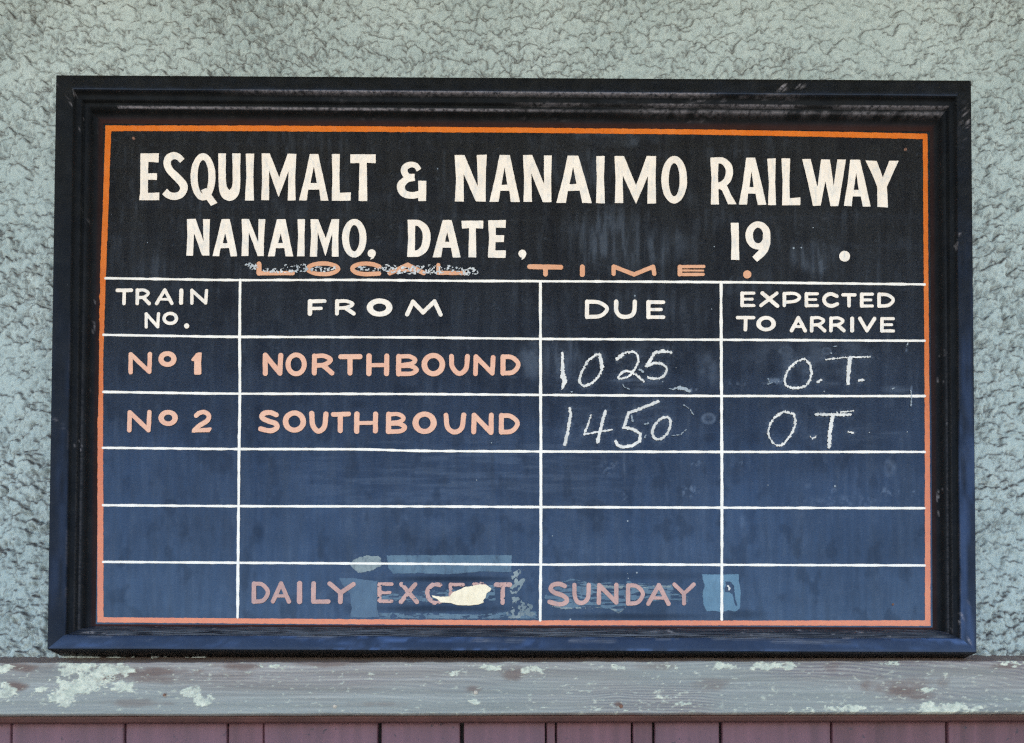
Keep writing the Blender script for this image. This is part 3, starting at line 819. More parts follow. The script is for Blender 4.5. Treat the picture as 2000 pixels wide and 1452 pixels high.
word('ESQUIMALT', [
    poly(A1, [(92, 113), (228, 113), (226, 180), (150, 176), (148, 260), (214, 260), (212, 308), (147, 308), (147, 405), (231, 402), (230, 458), (83, 458), (90, 400)]),
    ribbon(A1, [(400, 168, 44), (372, 140, 48), (335, 130, 54), (298, 150, 56), (289, 192, 54), (310, 240, 54), (360, 290, 56), (402, 335, 58), (412, 375, 56), (388, 415, 54), (340, 430, 54), (298, 418, 52), (270, 394, 54)]),
    ring(A1, 553, 286, 92, 174, 40, 124), poly(A1, [(538, 385), (578, 367), (620, 425), (658, 478), (612, 500), (580, 455)]),
    ribbon(A1, [(694, 113, 57), (694, 230, 54), (698, 350, 58), (718, 405, 76), (748, 420, 86), (778, 405, 76), (798, 350, 58), (799, 230, 56), (799, 113, 62)]),
    poly(A1, [(868, 115), (930, 115), (924, 290), (928, 460), (862, 460), (873, 290)]),
    poly(A1, [(985, 113), (1045, 113), (1115, 290), (1178, 115), (1241, 118), (1232, 300), (1236, 460), (1178, 460), (1184, 240), (1110, 438), (1040, 240), (1040, 458), (982, 458), (989, 290)]),
    poly(A1, [(1340, 118), (1402, 118), (1440, 290), (1478, 462), (1420, 462), (1410, 380), (1328, 380), (1318, 460), (1260, 460), (1302, 300)], [(1370, 205), (1345, 332), (1392, 332)]),
    poly(A1, [(1502, 118), (1562, 118), (1558, 290), (1562, 404), (1643, 400), (1641, 462), (1502, 462), (1507, 290)]),
    poly(A1, [(1638, 120), (1826, 120), (1826, 186), (1760, 182), (1764, 464), (1700, 464), (1706, 183), (1640, 186)])], M_CREAM, 'large cream', seed=31)
word('&', [ribbon(A2, [(296, 236, 38), (272, 203, 40), (234, 196, 42), (196, 214, 48), (187, 246, 50), (212, 284, 50), (262, 290, 52)]),
           ribbon(A2, [(262, 290, 50), (206, 304, 50), (163, 350, 60), (180, 404, 54), (240, 423, 50), (300, 412, 48)]),
           poly(A2, [(290, 315), (350, 315), (348, 464), (290, 464), (292, 430)])], M_CREAM, 'large cream', seed=32)
word('NANAIMO', [
    poly(A2, [(558, 125), (630, 125), (730, 360), (722, 125), (795, 123), (787, 300), (788, 468), (715, 468), (624, 262), (626, 468), (560, 468), (569, 300)]),
    poly(A2, [(890, 125), (965, 125), (1002, 300), (1040, 472), (972, 472), (962, 388), (895, 390), (882, 470), (815, 470), (855, 300)], [(926, 212), (905, 345), (948, 345)]),
    poly(A2, [(1062, 125), (1130, 125), (1218, 340), (1216, 128), (1274, 128), (1270, 300), (1272, 472), (1208, 472), (1124, 260), (1128, 470), (1066, 470), (1071, 300)]),
    poly(A2, [(1392, 130), (1470, 130), (1520, 300), (1570, 480), (1500, 478), (1480, 388), (1392, 390), (1378, 478), (1308, 478), (1355, 300)], [(1432, 212), (1405, 340), (1457, 338)]),
    poly(A2, [(1602, 132), (1664, 132), (1659, 300), (1666, 482), (1600, 480), (1606, 300)]),
    poly(AM, [(1572, 872), (1625, 872), (1692, 1035), (1752, 872), (1804, 872), (1801, 1000), (1804, 1136), (1755, 1138), (1758, 985), (1692, 1140), (1618, 980), (1620, 1134), (1574, 1134), (1578, 1000)]),
    ring(A3, 252, 307, 95, 175, 40, 122)], M_CREAM, 'large cream', seed=33)
word('RAILWAY', [
    poly(A3, [(518, 145), (580, 143), (575, 300), (582, 489), (522, 490), (527, 300)]),
    ribbon(A3, [(550, 166, 46), (605, 167, 48), (645, 200, 54), (659, 250, 54), (643, 308, 52), (605, 345, 50), (560, 354, 48)]),
    poly(A3, [(585, 372), (640, 345), (672, 420), (712, 488), (650, 488), (606, 388)]),
    poly(A3, [(783, 145), (848, 145), (890, 310), (932, 492), (868, 494), (852, 410), (797, 410), (788, 490), (728, 490), (758, 330)], [(822, 240), (806, 362), (838, 362)]),
    poly(A3, [(938, 152), (1000, 150), (996, 320), (1003, 494), (944, 495), (950, 320)]),
    poly(A3, [(1043, 150), (1107, 150), (1101, 320), (1104, 445), (1183, 436), (1181, 495), (1048, 495), (1051, 320)]),
    poly(A3, [(1196, 155), (1258, 155), (1308, 360), (1335, 158), (1400, 158), (1428, 350), (1455, 158), (1518, 158), (1492, 320), (1462, 502), (1405, 502), (1366, 315), (1332, 498), (1275, 500), (1238, 330)]),
    poly(A3, [(1550, 160), (1622, 160), (1662, 330), (1700, 505), (1642, 505), (1628, 430), (1568, 430), (1560, 502), (1502, 500), (1530, 330)], [(1594, 250), (1576, 382), (1612, 382)]),
    poly(A3, [(1662, 165), (1745, 168), (1790, 290), (1838, 168), (1906, 168), (1865, 260), (1820, 360), (1828, 512), (1750, 508), (1748, 360), (1712, 270)])], M_CREAM, 'large cream', seed=34)
word('NANAIMO with comma', [
    poly(A1, [(434, 597), (498, 595), (557, 760), (552, 598), (604, 598), (599, 730), (600, 866), (546, 866), (486, 700), (480, 868), (430, 868), (438, 720)]),
    poly(A1, [(690, 597), (750, 597), (778, 730), (806, 872), (756, 872), (745, 810), (682, 812), (672, 870), (622, 870), (656, 740)], [(716, 700), (698, 775), (734, 775)]),
    poly(A1, [(838, 597), (892, 597), (960, 770), (962, 598), (1012, 598), (1003, 730), (1000, 870), (956, 870), (890, 690), (888, 870), (836, 870), (842, 730)]),
    poly(A1, [(1098, 598), (1160, 598), (1188, 730), (1217, 872), (1162, 872), (1152, 812), (1090, 812), (1082, 872), (1030, 872), (1064, 740)], [(1126, 700), (1106, 775), (1142, 775)]),
    poly(A1, [(1250, 598), (1305, 598), (1300, 730), (1302, 872), (1246, 872), (1254, 730)]),
    poly(A1, [(1345, 598), (1402, 598), (1458, 740), (1500, 598), (1557, 598), (1550, 730), (1552, 874), (1502, 874), (1506, 700), (1455, 872), (1398, 690), (1394, 874), (1340, 874), (1350, 730)]),
    ring(A1, 1668, 738, 90, 142, 38, 97),
    stroke(A1, [(1796, 850)], 60), stroke(A1, [(1812, 858), (1806, 880), (1790, 892)], 22, False, 8)], M_CREAM, 'medium cream', seed=35)
word('DATE with comma', [
    poly(A2, [(212, 602), (268, 604), (266, 740), (264, 876), (208, 876), (216, 740)]),
    ribbon(A2, [(240, 622, 42), (300, 630, 46), (342, 676, 56), (352, 740, 58), (336, 808, 56), (296, 846, 50), (240, 856, 42)]),
    poly(A2, [(470, 604), (536, 604), (570, 740), (603, 880), (545, 880), (532, 808), (470, 808), (458, 878), (396, 880), (434, 740)], [(504, 690), (487, 765), (520, 765)]),
    poly(A2, [(608, 610), (770, 608), (768, 668), (714, 664), (718, 880), (660, 880), (665, 664), (612, 668)]),
    poly(A2, [(805, 606), (936, 604), (934, 662), (862, 660), (861, 716), (924, 716), (922, 766), (860, 768), (858, 828), (936, 828), (934, 884), (803, 882), (812, 740)]),
    stroke(A2, [(1058, 852)], 58), stroke(A2, [(1072, 862), (1068, 880), (1054, 894)], 26, False, 6)], M_CREAM, 'medium cream', seed=36)
word('19', [poly(A3, [(668, 625), (728, 624), (729, 760), (732, 898), (670, 898), (675, 760)]), ring(A3, 870, 718, 92, 104, 38, 58),
            ribbon(A3, [(934, 715, 56), (930, 780, 58), (905, 835, 58), (845, 895, 52)])], M_CREAM, 'medium cream', seed=37)
o = contour('painted_full_stop', [stroke(A3, [(1508, 871)], 80)], M_CREAM, LIFT, 'round cream full stop after 19', seed=38)
word('LOCAL', [stroke(A1, [(966, 928), (966, 996)], 36), stroke(A1, [(966, 997), (1215, 996)], 30), ring(A1, 1437, 964, 128, 55, 90, 24),
               stroke(A1, [(1852, 948), (1800, 930), (1735, 926), (1670, 943), (1654, 968), (1690, 995), (1760, 1003), (1850, 998)], 32, True),
               stroke(A2, [(80, 995), (212, 935), (330, 995)], 34), stroke(A2, [(140, 975), (290, 975)], 18),
               stroke(A2, [(438, 935), (438, 994), (628, 995)], 30)], M_TAN, 'wide scrawled-over tan', seed=39, cell=0.65)
word('TIME', [stroke(A2, [(1112, 948), (1340, 952)], 36), stroke(A2, [(1228, 955), (1228, 1004)], 34), stroke(A2, [(1500, 950), (1500, 1006)], 36),
              stroke(A2, [(1730, 1001), (1730, 947), (1882, 1006), (2022, 948), (2030, 1001)], 31),
              stroke(A3, [(294, 950), (294, 1003)], 34), stroke(A3, [(294, 948), (470, 947)], 24), stroke(A3, [(300, 976), (465, 977)], 15), stroke(A3, [(294, 1006), (465, 1005)], 24),
              stroke(A3, [(790, 1005)], 60)], M_TAN, 'wide tan', seed=40, cell=0.65)

# --- column headings
ZA, ZB, ZC, ZD = Z(190, 540, 4.033), Z(490, 540, 3.39), Z(1040, 540, 4.033), Z(1400, 540, 4.0)
ZE, ZF = Z(450, 1060, 3.279), Z(1040, 1060, 4.545)


def gR(z, x, y, h, w, s, s2=None):
    s2 = s2 or s * .88
    return [stroke(z, [(x, y), (x - 1, y + h)], s), stroke(z, [(x + 4, y + 1), (x + .55 * w, y - 1), (x + .93 * w, y + .22 * h), (x + .6 * w, y + .50 * h), (x + .1 * w, y + .56 * h)], s2, True), stroke(z, [(x + .5 * w, y + .55 * h), (x + w, y + h)], s)]


def gE(z, x, y, h, w, s, s2=None):
    s2 = s2 or s * .85
    return [stroke(z, [(x, y), (x, y + h)], s), stroke(z, [(x, y), (x + w, y)], s2), stroke(z, [(x, y + .49 * h), (x + .86 * w, y + .49 * h)], s2 * .88), stroke(z, [(x, y + h), (x + w, y + h)], s2)]


def gB(z, x, y, h, w, s):
    return [stroke(z, [(x, y), (x - 1, y + h)], s), stroke(z, [(x, y), (x + .6 * w, y), (x + .92 * w, y + .2 * h), (x + .7 * w, y + .42 * h), (x + .1 * w, y + .5 * h)], s * .8, True),
            stroke(z, [(x + .1 * w, y + .54 * h), (x + .65 * w, y + .55 * h), (x + w, y + .76 * h), (x + .7 * w, y + .98 * h), (x, y + h)], s * .85, True)]


def gD(z, x, y, h, w, s):
    return [stroke(z, [(x, y), (x - 1, y + h)], s), stroke(z, [(x + 2, y + 1), (x + .55 * w, y + .04 * h), (x + .95 * w, y + .35 * h), (x + .93 * w, y + .65 * h), (x + .6 * w, y + .95 * h), (x, y + h)], s * .92, True)]


def gA(z, x0, xm, x1, y, h, s):
    return [stroke(z, [(x0, y + h), (xm, y), (x1, y + h)], s), stroke(z, [(x0 + .22 * (x1 - x0), y + .69 * h), (x1 - .2 * (x1 - x0), y + .69 * h)], s * .75)]


word('TRAIN', [stroke(ZA, [(158, 111), (268, 110)], 28), stroke(ZA, [(213, 112), (210, 214)], 28)] + gR(ZA, 316, 110, 104, 92, 28, 25) + gA(ZA, 468, 532, 588, 108, 106, 27) +
     [stroke(ZA, [(662, 112), (660, 208)], 32), stroke(ZA, [(745, 212), (745, 110), (853, 210), (861, 112)], 26)], M_CREAM, 'small cream', seed=41, cell=0.6)
word('No. under TRAIN', [stroke(ZA, [(385, 399), (386, 296), (476, 398), (482, 295)], 25), ring(ZA, 575, 332, 62, 52, 35, 27), stroke(ZA, [(704, 391)], 40)], M_CREAM, 'small cream', seed=42, cell=0.6)
word('FROM', [stroke(ZB, [(392, 166), (390, 247)], 30), stroke(ZB, [(395, 166), (488, 164)], 25), stroke(ZB, [(395, 214), (465, 212)], 21)] + gR(ZB, 571, 165, 82, 110, 26, 23) +
     [ring(ZB, 852, 207, 85, 60, 44, 27), stroke(ZB, [(1035, 252), (1073, 168), (1140, 240), (1215, 166), (1257, 254)], 27)], M_CREAM, 'small cream', seed=43, cell=0.6)
word('DUE', gD(ZC, 430, 200, 120, 160, 33) + [stroke(ZC, [(660, 200), (660, 270), (688, 310), (735, 320), (782, 306), (803, 270), (806, 200)], 33, True)] + gE(ZC, 913, 204, 118, 118, 33), M_CREAM, 'small cream', seed=44, cell=0.6)
word('EXPECTED', gE(ZD, 198, 132, 96, 92, 28) + [stroke(ZD, [(356, 132), (474, 232)], 30), stroke(ZD, [(470, 132), (345, 228)], 27),
     stroke(ZD, [(528, 135), (528, 228)], 28), stroke(ZD, [(532, 135), (610, 135), (646, 163), (615, 193), (540, 203)], 25, True)] + gE(ZD, 700, 137, 92, 86, 28) +
     [stroke(ZD, [(938, 155), (890, 138), (850, 155), (838, 188), (858, 220), (900, 232), (942, 216)], 28, True), stroke(ZD, [(985, 145), (1080, 145)], 26), stroke(ZD, [(1033, 148), (1033, 230)], 28)] +
     gE(ZD, 1132, 140, 92, 84, 28) + gD(ZD, 1268, 141, 92, 112, 28), M_CREAM, 'small cream', seed=45, cell=0.6)
word('TO', [stroke(ZD, [(162, 323), (288, 323)], 27), stroke(ZD, [(226, 326), (223, 417)], 29), ring(ZD, 385, 370, 76, 60, 41, 32)], M_CREAM, 'small cream', seed=46, cell=0.6)
word('ARRIVE', gA(ZD, 584, 637, 690, 324, 100, 29) + gR(ZD, 742, 325, 100, 100, 28, 24) + gR(ZD, 893, 327, 98, 100, 28, 24) +
     [stroke(ZD, [(1057, 330), (1057, 424)], 31), stroke(ZD, [(1118, 330), (1173, 424), (1232, 331)], 29)] + gE(ZD, 1290, 331, 96, 90, 28), M_CREAM, 'small cream', seed=47, cell=0.6)

# --- train rows
word('No 1', [stroke(ZA, [(262, 756), (263, 614), (409, 752), (415, 613)], 34), ring(ZA, 553, 652, 71, 62, 30, 24),
              poly(ZA, [(778, 606), (800, 599), (822, 602), (818, 690), (820, 768), (808, 776), (768, 776), (762, 768), (764, 668), (744, 666), (741, 655)])], M_SALMON, 'salmon', seed=51, cell=0.6)
word('No 2', [stroke(ZA, [(252, 1212), (256, 1072), (403, 1212), (411, 1070)], 35), ring(ZA, 558, 1116, 76, 63, 33, 27),
              stroke(ZA, [(778, 1098), (802, 1078), (845, 1070), (879, 1097), (866, 1138), (805, 1176), (764, 1214)], 36, True),
              poly(ZA, [(744, 1230), (752, 1205), (830, 1196), (895, 1190), (901, 1202), (884, 1228)])], M_SALMON, 'salmon', seed=52, cell=0.6)
word('NORTHBOUND', [stroke(ZB, [(95, 643), (95, 522), (192, 642), (198, 524)], 33), ring(ZB, 300, 583, 70, 78, 37, 47)] + gR(ZB, 421, 528, 112, 115, 33, 30) +
     [stroke(ZB, [(595, 533), (722, 532)], 33), stroke(ZB, [(656, 536), (656, 640)], 34), stroke(ZB, [(782, 528), (781, 644)], 35), stroke(ZB, [(900, 528), (898, 644)], 34), stroke(ZB, [(785, 588), (898, 588)], 27)] +
     gB(ZB, 979, 531, 115, 118, 35) + [ring(ZB, 1208, 585, 78, 77, 41, 43), stroke(ZB, [(1328, 530), (1334, 600), (1378, 644), (1424, 612), (1434, 530)], 32, True),
     stroke(ZB, [(1487, 645), (1490, 532), (1598, 642), (1604, 537)], 31)] + gD(ZB, 1670, 532, 110, 102, 33), M_SALMON, 'salmon', seed=53, cell=0.6)
word('SOUTHBOUND', [stroke(ZB, [(168, 917), (130, 902), (86, 908), (73, 934), (112, 958), (163, 975), (171, 1004), (130, 1023), (64, 1010)], 33, True), ring(ZB, 288, 962, 77, 73, 40, 40),
     stroke(ZB, [(403, 908), (410, 985), (446, 1026), (486, 996), (497, 912)], 34, True), stroke(ZB, [(545, 915), (648, 912)], 31), stroke(ZB, [(592, 918), (592, 1022)], 34),
     stroke(ZB, [(702, 912), (700, 1026)], 35), stroke(ZB, [(826, 912), (824, 1024)], 33), stroke(ZB, [(705, 972), (825, 970)], 25)] + gB(ZB, 912, 914, 114, 108, 34) +
     [ring(ZB, 1150, 970, 80, 74, 40, 40), stroke(ZB, [(1292, 920), (1302, 998), (1346, 1032), (1396, 1004), (1410, 918)], 32, True), stroke(ZB, [(1475, 1030), (1478, 920), (1590, 1034), (1592, 920)], 33)] +
     gD(ZB, 1659, 922, 110, 108, 33), M_SALMON, 'salmon', seed=54, cell=0.6)


def scuffed(f, X, Y):
    return f + np.clip((fbm(X / 5, Y / 3, 777, 3) - 0.60) * 22, 0, 9)


BOLD = 1.14
word('DAILY', gD(ZE, 151, 263, 116, 90, 25) + gA(ZE, 272, 325, 375, 262, 116, 24) + [stroke(ZE, [(443, 263), (443, 378)], 30), stroke(ZE, [(533, 263), (531, 378)], 27), stroke(ZE, [(531, 379), (628, 378)], 24),
     stroke(ZE, [(636, 263), (706, 322)], 25), stroke(ZE, [(788, 267), (706, 322)], 25), stroke(ZE, [(706, 322), (704, 380)], 27)], M_PINK, 'dull pink', seed=55, cell=0.6)
BOLD = 1.10
word('EXCEPT', gE(ZE, 955, 266, 110, 78, 24) + [stroke(ZE, [(1095, 267), (1194, 380)], 26), stroke(ZE, [(1184, 267), (1092, 380)], 25),
     stroke(ZE, [(1342, 272), (1300, 268), (1262, 308), (1270, 355), (1306, 384), (1348, 374)], 26, True)] + gE(ZE, 1411, 270, 105, 80, 24) +
     [stroke(ZE, [(1560, 270), (1560, 375)], 25), stroke(ZE, [(1562, 268), (1615, 268), (1632, 294), (1570, 322)], 24, True), stroke(ZE, [(1702, 271), (1790, 270)], 28), stroke(ZE, [(1745, 275), (1743, 386)], 26)],
     M_PINK, 'dull pink half hidden', seed=56, cell=0.6, cut=scuffed)
BOLD = 1.10
word('SUNDAY', [stroke(ZF, [(286, 386), (240, 368), (180, 378), (162, 412), (195, 445), (268, 470), (306, 505), (288, 536), (235, 548), (152, 528)], 36, True),
     stroke(ZF, [(372, 376), (375, 470), (400, 525), (450, 534), (492, 490), (500, 376)], 34, True), stroke(ZF, [(589, 535), (592, 378), (744, 532), (744, 376)], 35)] + gD(ZF, 849, 380, 162, 132, 35) +
     gA(ZF, 1028, 1122, 1208, 378, 166, 35) + [stroke(ZF, [(1260, 372), (1345, 455)], 32), stroke(ZF, [(1432, 372), (1345, 455)], 32), stroke(ZF, [(1345, 455), (1345, 540)], 32)], M_PINK, 'dull pink', seed=57, cell=0.6)

BOLD = 1.0
# --- tape, glue and the bare patch
contour('tape_remnant', [poly(ZF, [(1505, 283), (1700, 284), (1832, 280), (1835, 350), (1848, 430), (1842, 585), (1800, 615), (1740, 600), (1690, 618), (1600, 606), (1550, 610), (1520, 560), (1508, 450), (1530, 380), (1512, 330)],
        [(1712, 345), (1760, 350), (1788, 385), (1792, 440), (1800, 500), (1822, 570), (1800, 560), (1775, 460), (1745, 440), (1712, 440), (1705, 405), (1718, 380)])], M_TAPEBRIGHT, 0.0003,
        'bright blue square of old tape right of SUNDAY', cell=0.8, wob=0.5, wscale=5, grain=0.7, gscale=2.2, seed=61)
contour('paint_speck', [stroke(ZF, [(1735, 385), (1750, 405), (1745, 420)], 16)], M_CHALK, 0.0005, 'pale speck in the torn hole of the blue tape', cell=0.6, grain=1.2, seed=62)
contour('glue_patch', [poly(ZE, [(795, 105), (870, 82), (965, 90), (966, 150), (900, 182), (820, 196), (785, 165), (765, 140)])], M_GLUE, 0.00031, 'greyish patch of dried glue left of the tape', cell=0.8, grain=2.0, gscale=3, seed=63)
contour('tape_remnant', [poly(ZE, [(1000, 82), (1400, 80), (1803, 80), (1800, 190), (1600, 186), (1400, 205), (1200, 196), (1040, 200), (1010, 160)])], M_TAPE, 0.00032, 'long blue tape strip above EXCEPT', cell=0.8, grain=1.1, gscale=5, seed=64)
contour('tape_remnant', [poly(ZE, [(695, 228), (800, 228), (940, 248), (938, 420), (955, 478), (850, 482), (768, 478), (775, 420), (765, 330), (720, 275)])],
        m_paint('dim_tape', (0.045, 0.085, 0.135), (0.065, 0.115, 0.17), 0.4, (0.03, 0.05, 0.08), 0.5), 0.00033, 'dim blue tape patch between DAILY and EXCEPT', cell=0.8, grain=1.0, gscale=4, seed=65)


def ragged(k, th, sx=9, sy=4):
    return lambda f, X, Y: np.maximum(f, (th - fbm(X / sx, Y / sy, k, 4)) * 40)


contour('glue_patch', [poly(ZE, [(955, 450), (1300, 452), (1600, 462), (1800, 440), (1960, 440), (1968, 488), (955, 488)])], M_TAPE, 0.00034, 'smeared glue strip along the bottom border', cell=0.8, grain=1.2, seed=66, cut=ragged(901, 0.40, 14, 5))
contour('glue_patch', [poly(ZE, [(1800, 195), (1850, 170), (1900, 180), (1890, 240), (1860, 290), (1830, 330), (1870, 380), (1940, 400), (1960, 480), (1780, 486), (1760, 440), (1810, 400), (1790, 300)])], M_GLUE, 0.00036,
        'crusty glue marks right of EXCEPT', cell=0.8, grain=1.5, seed=67, cut=ragged(903, 0.50, 6, 6))
contour('glue_patch', [poly(ZE, [(940, 320), (1100, 330), (1250, 310), (1420, 300), (1690, 260), (1700, 370), (1560, 400), (1250, 385), (960, 370)])], M_TAPE, 0.00037, 'blue glue smears behind EXCEPT', cell=0.8, grain=1.2, seed=68, cut=ragged(905, 0.50, 16, 3.5))
contour('glue_patch', [poly(ZF, [(100, 480), (160, 430), (260, 350), (340, 320), (460, 345), (560, 365), (700, 350), (820, 320), (900, 360), (1240, 375), (1260, 430), (1390, 480), (1380, 530), (1100, 520), (840, 560), (770, 630), (690, 590), (560, 575), (260, 588), (160, 550)])],
        M_TAPE, 0.00038, 'streaky blue glue smears behind SUNDAY', cell=0.8, grain=1.2, seed=69, cut=ragged(907, 0.47, 22, 3.2))
contour('glue_patch', [poly(ZF, [(540, 385), (600, 372), (700, 385), (840, 380), (1000, 378), (1230, 382), (1230, 400), (800, 410), (600, 405)]), poly(ZF, [(150, 560), (300, 575), (560, 568), (640, 580), (560, 590), (250, 590)]), poly(ZF, [(690, 590), (830, 570), (775, 634)])],
        M_GLUE, 0.00041, 'pale dried glue edge across SUNDAY', cell=0.7, grain=1.3, seed=70, cut=ragged(909, 0.48, 10, 3))
contour('bare_patch', [poly(ZE, [(1290, 338), (1345, 347), (1405, 345), (1420, 322), (1460, 305), (1500, 285), (1545, 278), (1600, 267), (1640, 272), (1672, 292), (1663, 312), (1640, 325), (1634, 352), (1618, 370), (1622, 384), (1590, 396), (1530, 403), (1450, 400), (1410, 388), (1345, 383), (1330, 366), (1295, 350)])],
        M_PAPER, 0.0016, 'bright cream torn patch covering part of EXCEPT', cell=0.6, grain=0.7, gscale=2.5, seed=71)

# --- chalk
CH = 0.0014


CHALKED = []


def chalk(txt, prims, seed, m=None, grain=2.0, lab=None, **k):
    CHALKED.extend(prims)
    return contour('chalk_writing', prims, m or M_CHALK, CH, lab or 'white chalk figures %s' % txt, cell=0.7, wob=0.7, wscale=4, grain=grain, gscale=2.3, seed=seed, **k)


chalk('1025 in the upper DUE box', [stroke(ZC, [(238, 605), (236, 700), (238, 800)], 20, False, 34), stroke(ZC, [(240, 760), (255, 825)], 26, False, 44), stroke(ZC, [(250, 835), (232, 888)], 36, False, 14),
      stroke(ZC, [(508, 616), (440, 665), (385, 760), (372, 835), (412, 862), (480, 832), (535, 760), (548, 690), (535, 625), (508, 616)], 21, True), stroke(ZC, [(535, 640), (548, 720)], 30),
      stroke(ZC, [(665, 652), (700, 615), (785, 594), (832, 630), (822, 700), (780, 765), (735, 798), (680, 806), (690, 775), (740, 745), (800, 768), (845, 800), (875, 826)], 18, True), stroke(ZC, [(668, 650), (705, 622)], 30),
      stroke(ZC, [(1090, 600), (1030, 590), (960, 602), (932, 655), (898, 708)], 25), stroke(ZC, [(900, 705), (975, 682), (1035, 700), (1058, 735), (1030, 790), (960, 806), (915, 798)], 21, True)], 81)
chalk('1450 in the lower DUE box', [stroke(ZC, [(292, 1042), (300, 1090), (282, 1200), (256, 1325)], 24, True, 26), stroke(ZC, [(462, 1092), (432, 1180), (405, 1245), (520, 1225), (625, 1208)], 15),
      stroke(ZC, [(575, 1062), (552, 1130), (530, 1230), (514, 1302)], 24, False, 30), stroke(ZC, [(990, 986), (870, 1035), (757, 1076)], 24), stroke(ZC, [(757, 1076), (735, 1140), (716, 1192), (790, 1203), (848, 1238), (846, 1298), (790, 1334), (712, 1345), (672, 1330), (655, 1300)], 25, False),
      stroke(ZC, [(1060, 1106), (1000, 1130), (955, 1190), (946, 1250), (982, 1284), (1032, 1268), (1075, 1210), (1086, 1135), (1060, 1106)], 21, True)], 82, grain=1.5)
chalk('', [stroke(ZD, [(672, 646), (605, 680), (550, 748), (531, 820), (558, 862), (630, 872), (700, 850), (736, 780), (734, 705), (700, 655), (672, 646)], 19, True), stroke(ZD, [(788, 824), (814, 812)], 18),
      stroke(ZD, [(852, 650), (1000, 634), (1195, 629)], 12), stroke(ZD, [(1040, 640), (1030, 740), (1025, 832)], 33), stroke(ZD, [(1112, 816), (1145, 810)], 20)], 83, lab='white chalk letters O.T. in the upper arrival box')
chalk('', [stroke(ZD, [(522, 1058), (455, 1100), (412, 1170), (406, 1240), (440, 1300), (492, 1324), (550, 1280), (598, 1200), (614, 1125), (592, 1076), (522, 1058)], 19, True), stroke(ZD, [(732, 1255), (746, 1268), (774, 1250)], 13),
      stroke(ZD, [(768, 1077), (900, 1083), (1042, 1080)], 22), stroke(ZD, [(940, 1062), (1070, 1052)], 7), stroke(ZD, [(905, 1090), (886, 1200), (876, 1332)], 31), stroke(ZD, [(1030, 1216), (1066, 1224)], 13)], 84, grain=2.3, lab='white chalk letters O.T. in the lower arrival box')
scr = []
rs = random.Random(4)
for (x0, x1, y, dy) in [(880, 935, 945, 30), (1000, 1250, 975, 22), (1170, 1300, 960, 36), (1320, 1540, 965, 22), (1690, 1850, 965, 22), (1850, 2060, 965, 38), (2060, 2230, 970, 38), (2240, 2420, 975, 36), (2440, 2560, 985, 34)]:
    x = x0
    while x < x1:
        scr.append(stroke(A1, [(x, y + rs.uniform(-.35, .35) * dy), (min(x + 26, x1), y + rs.uniform(-.35, .35) * dy)], dy * rs.uniform(0.9, 1.5))); x += 20
contour('chalk_scribble', scr, m_paint('smudged_chalk', (0.34, 0.37, 0.38), (0.62, 0.62, 0.60), 0.95, (0.14, 0.17, 0.20), 0.8), CH + 0.0002, 'grey chalk scribble over LOCAL', cell=0.6, wob=2.0, wscale=9, seed=85, cut=lambda f, X, Y: np.maximum(f, (0.50 - fbm(X / 2.6, Y / 2.6, 931, 2) + 0.10 * (fbm(X / 14, Y / 9, 933, 2) < 0.45)) * 9))
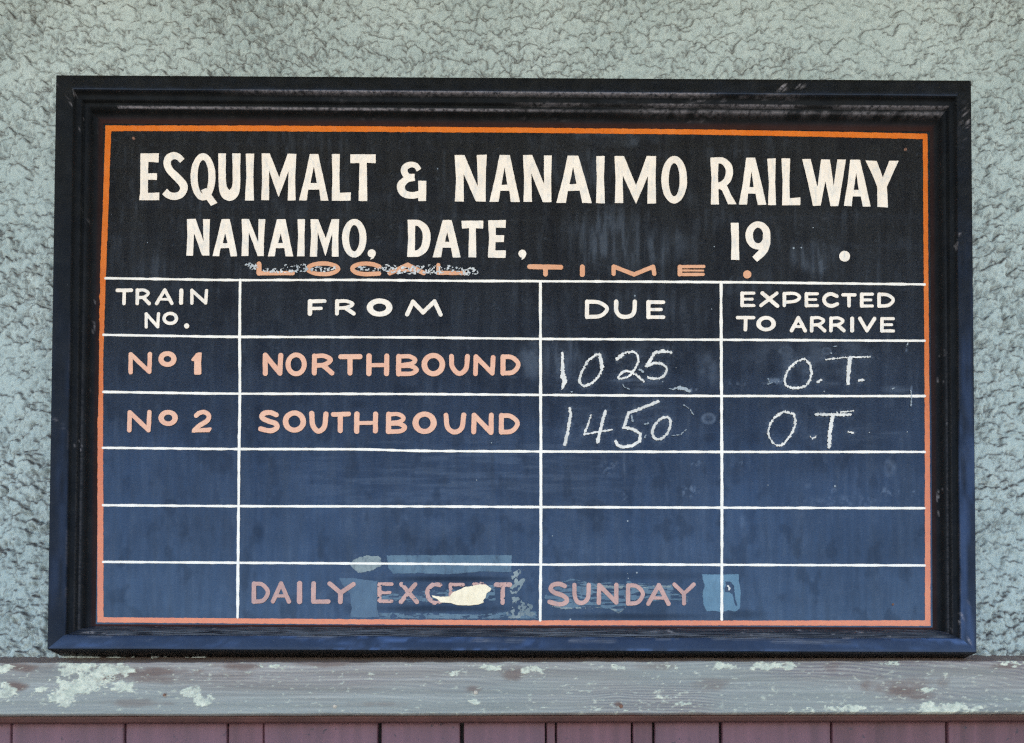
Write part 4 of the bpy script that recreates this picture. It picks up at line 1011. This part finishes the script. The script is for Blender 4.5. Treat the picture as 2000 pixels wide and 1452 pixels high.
sm = [stroke(ZC, [(1080, 885), (1110, 890), (1165, 865)], 10), stroke(ZC, [(1150, 880), (1200, 885), (1235, 905)], 26), stroke(ZC, [(710, 845), (720, 870), (760, 888)], 9), stroke(ZC, [(310, 911)], 14),
      stroke(ZC, [(1195, 1015), (1240, 1045), (1268, 1090)], 8), stroke(ZC, [(1100, 1255), (1160, 1250), (1210, 1210)], 7), stroke(ZC, [(885, 1165), (915, 1158)], 14), stroke(ZC, [(1130, 720)], 9), stroke(ZC, [(1025, 830)], 11),
      stroke(ZC, [(780, 1100), (790, 1140)], 16), stroke(ZC, [(845, 735), (870, 750)], 16), stroke(ZC, [(885, 1270), (895, 1250)], 8),
      stroke(ZD, [(395, 845), (440, 830), (480, 822)], 7), stroke(ZD, [(400, 800), (420, 840)], 7), stroke(ZD, [(1480, 545), (1495, 520)], 10), stroke(ZD, [(1518, 890), (1522, 960), (1515, 1015)], 10), stroke(ZD, [(895, 600)], 10),
      stroke(ZD, [(590, 715), (605, 705)], 8), stroke(ZD, [(1370, 880), (1390, 872)], 9), stroke(ZD, [(840, 900)], 9), stroke(ZD, [(1480, 1220), (1498, 1212)], 7), stroke(ZD, [(1190, 1220), (1205, 1222)], 7), stroke(ZD, [(915, 548), (935, 545)], 7)]
contour('chalk_smudge', sm, M_CHALKDIM, CH + 0.0001, 'faint leftover chalk specks around the times', cell=0.7, wob=0.7, wscale=4, grain=1.6, gscale=1.5, seed=86)
sp = [stroke(Z0, [(x, y)], d) for x, y, d in [(1114, 1210, 3.5), (855, 330, 2.2), (288, 474, 2), (1226, 1018, 3), (1079, 1047, 2.5), (1226, 1120, 2), (1244, 1119, 3), (1227, 1130, 2), (1565, 484, 3), (1550, 485, 3.5), (1588, 445, 2), (1395, 482, 2.5), (1240, 578, 3.5), (1500, 948, 2), (1631, 950, 4), (1390, 604, 2), (960, 865, 2), (931, 938, 2)]]
contour('paint_speck', sp, M_CHALKDIM, 0.0009, 'tiny pale specks scattered over the panel', cell=0.6, wob=0.3, wscale=3, seed=87)['kind'] = 'stuff'
nail(261, 271, Y_BOARD, 0.0032, M_RUST, B)
nail(1768.5, 292.5, Y_BOARD, 0.0032, M_RUST, B)
nail(1744, 1181, Y_BOARD, 0.0024, M_RUST, B)

# chalk dust clinging round the chalked figures
halo = np.zeros_like(QX)
for q in CHALKED:
    a0, a1 = q.p.min(0) - 26, q.p.max(0) + 26
    m_ = (QX > a0[0]) & (QX < a1[0]) & (QY > a0[1]) & (QY < a1[1])
    halo[m_] = np.maximum(halo[m_], np.exp(-np.clip(field(q, QX[m_], QY[m_]), 0, 99) / 5.0))
dust_sheen = np.clip(dust_sheen + halo * 0.42 * sst(0.38, 0.66, fbm(QX / 3.5, QY / 3.5, 141, 3)), 0, 0.9)
PANEL.data.attributes['dust_sheen'].data.foreach_set('value', dust_sheen.astype(np.float32).ravel())

S.cycles.use_denoising = False
S.cycles.filter_width = 1.3
S.cycles.max_bounces = 6
S.cycles.diffuse_bounces = 4
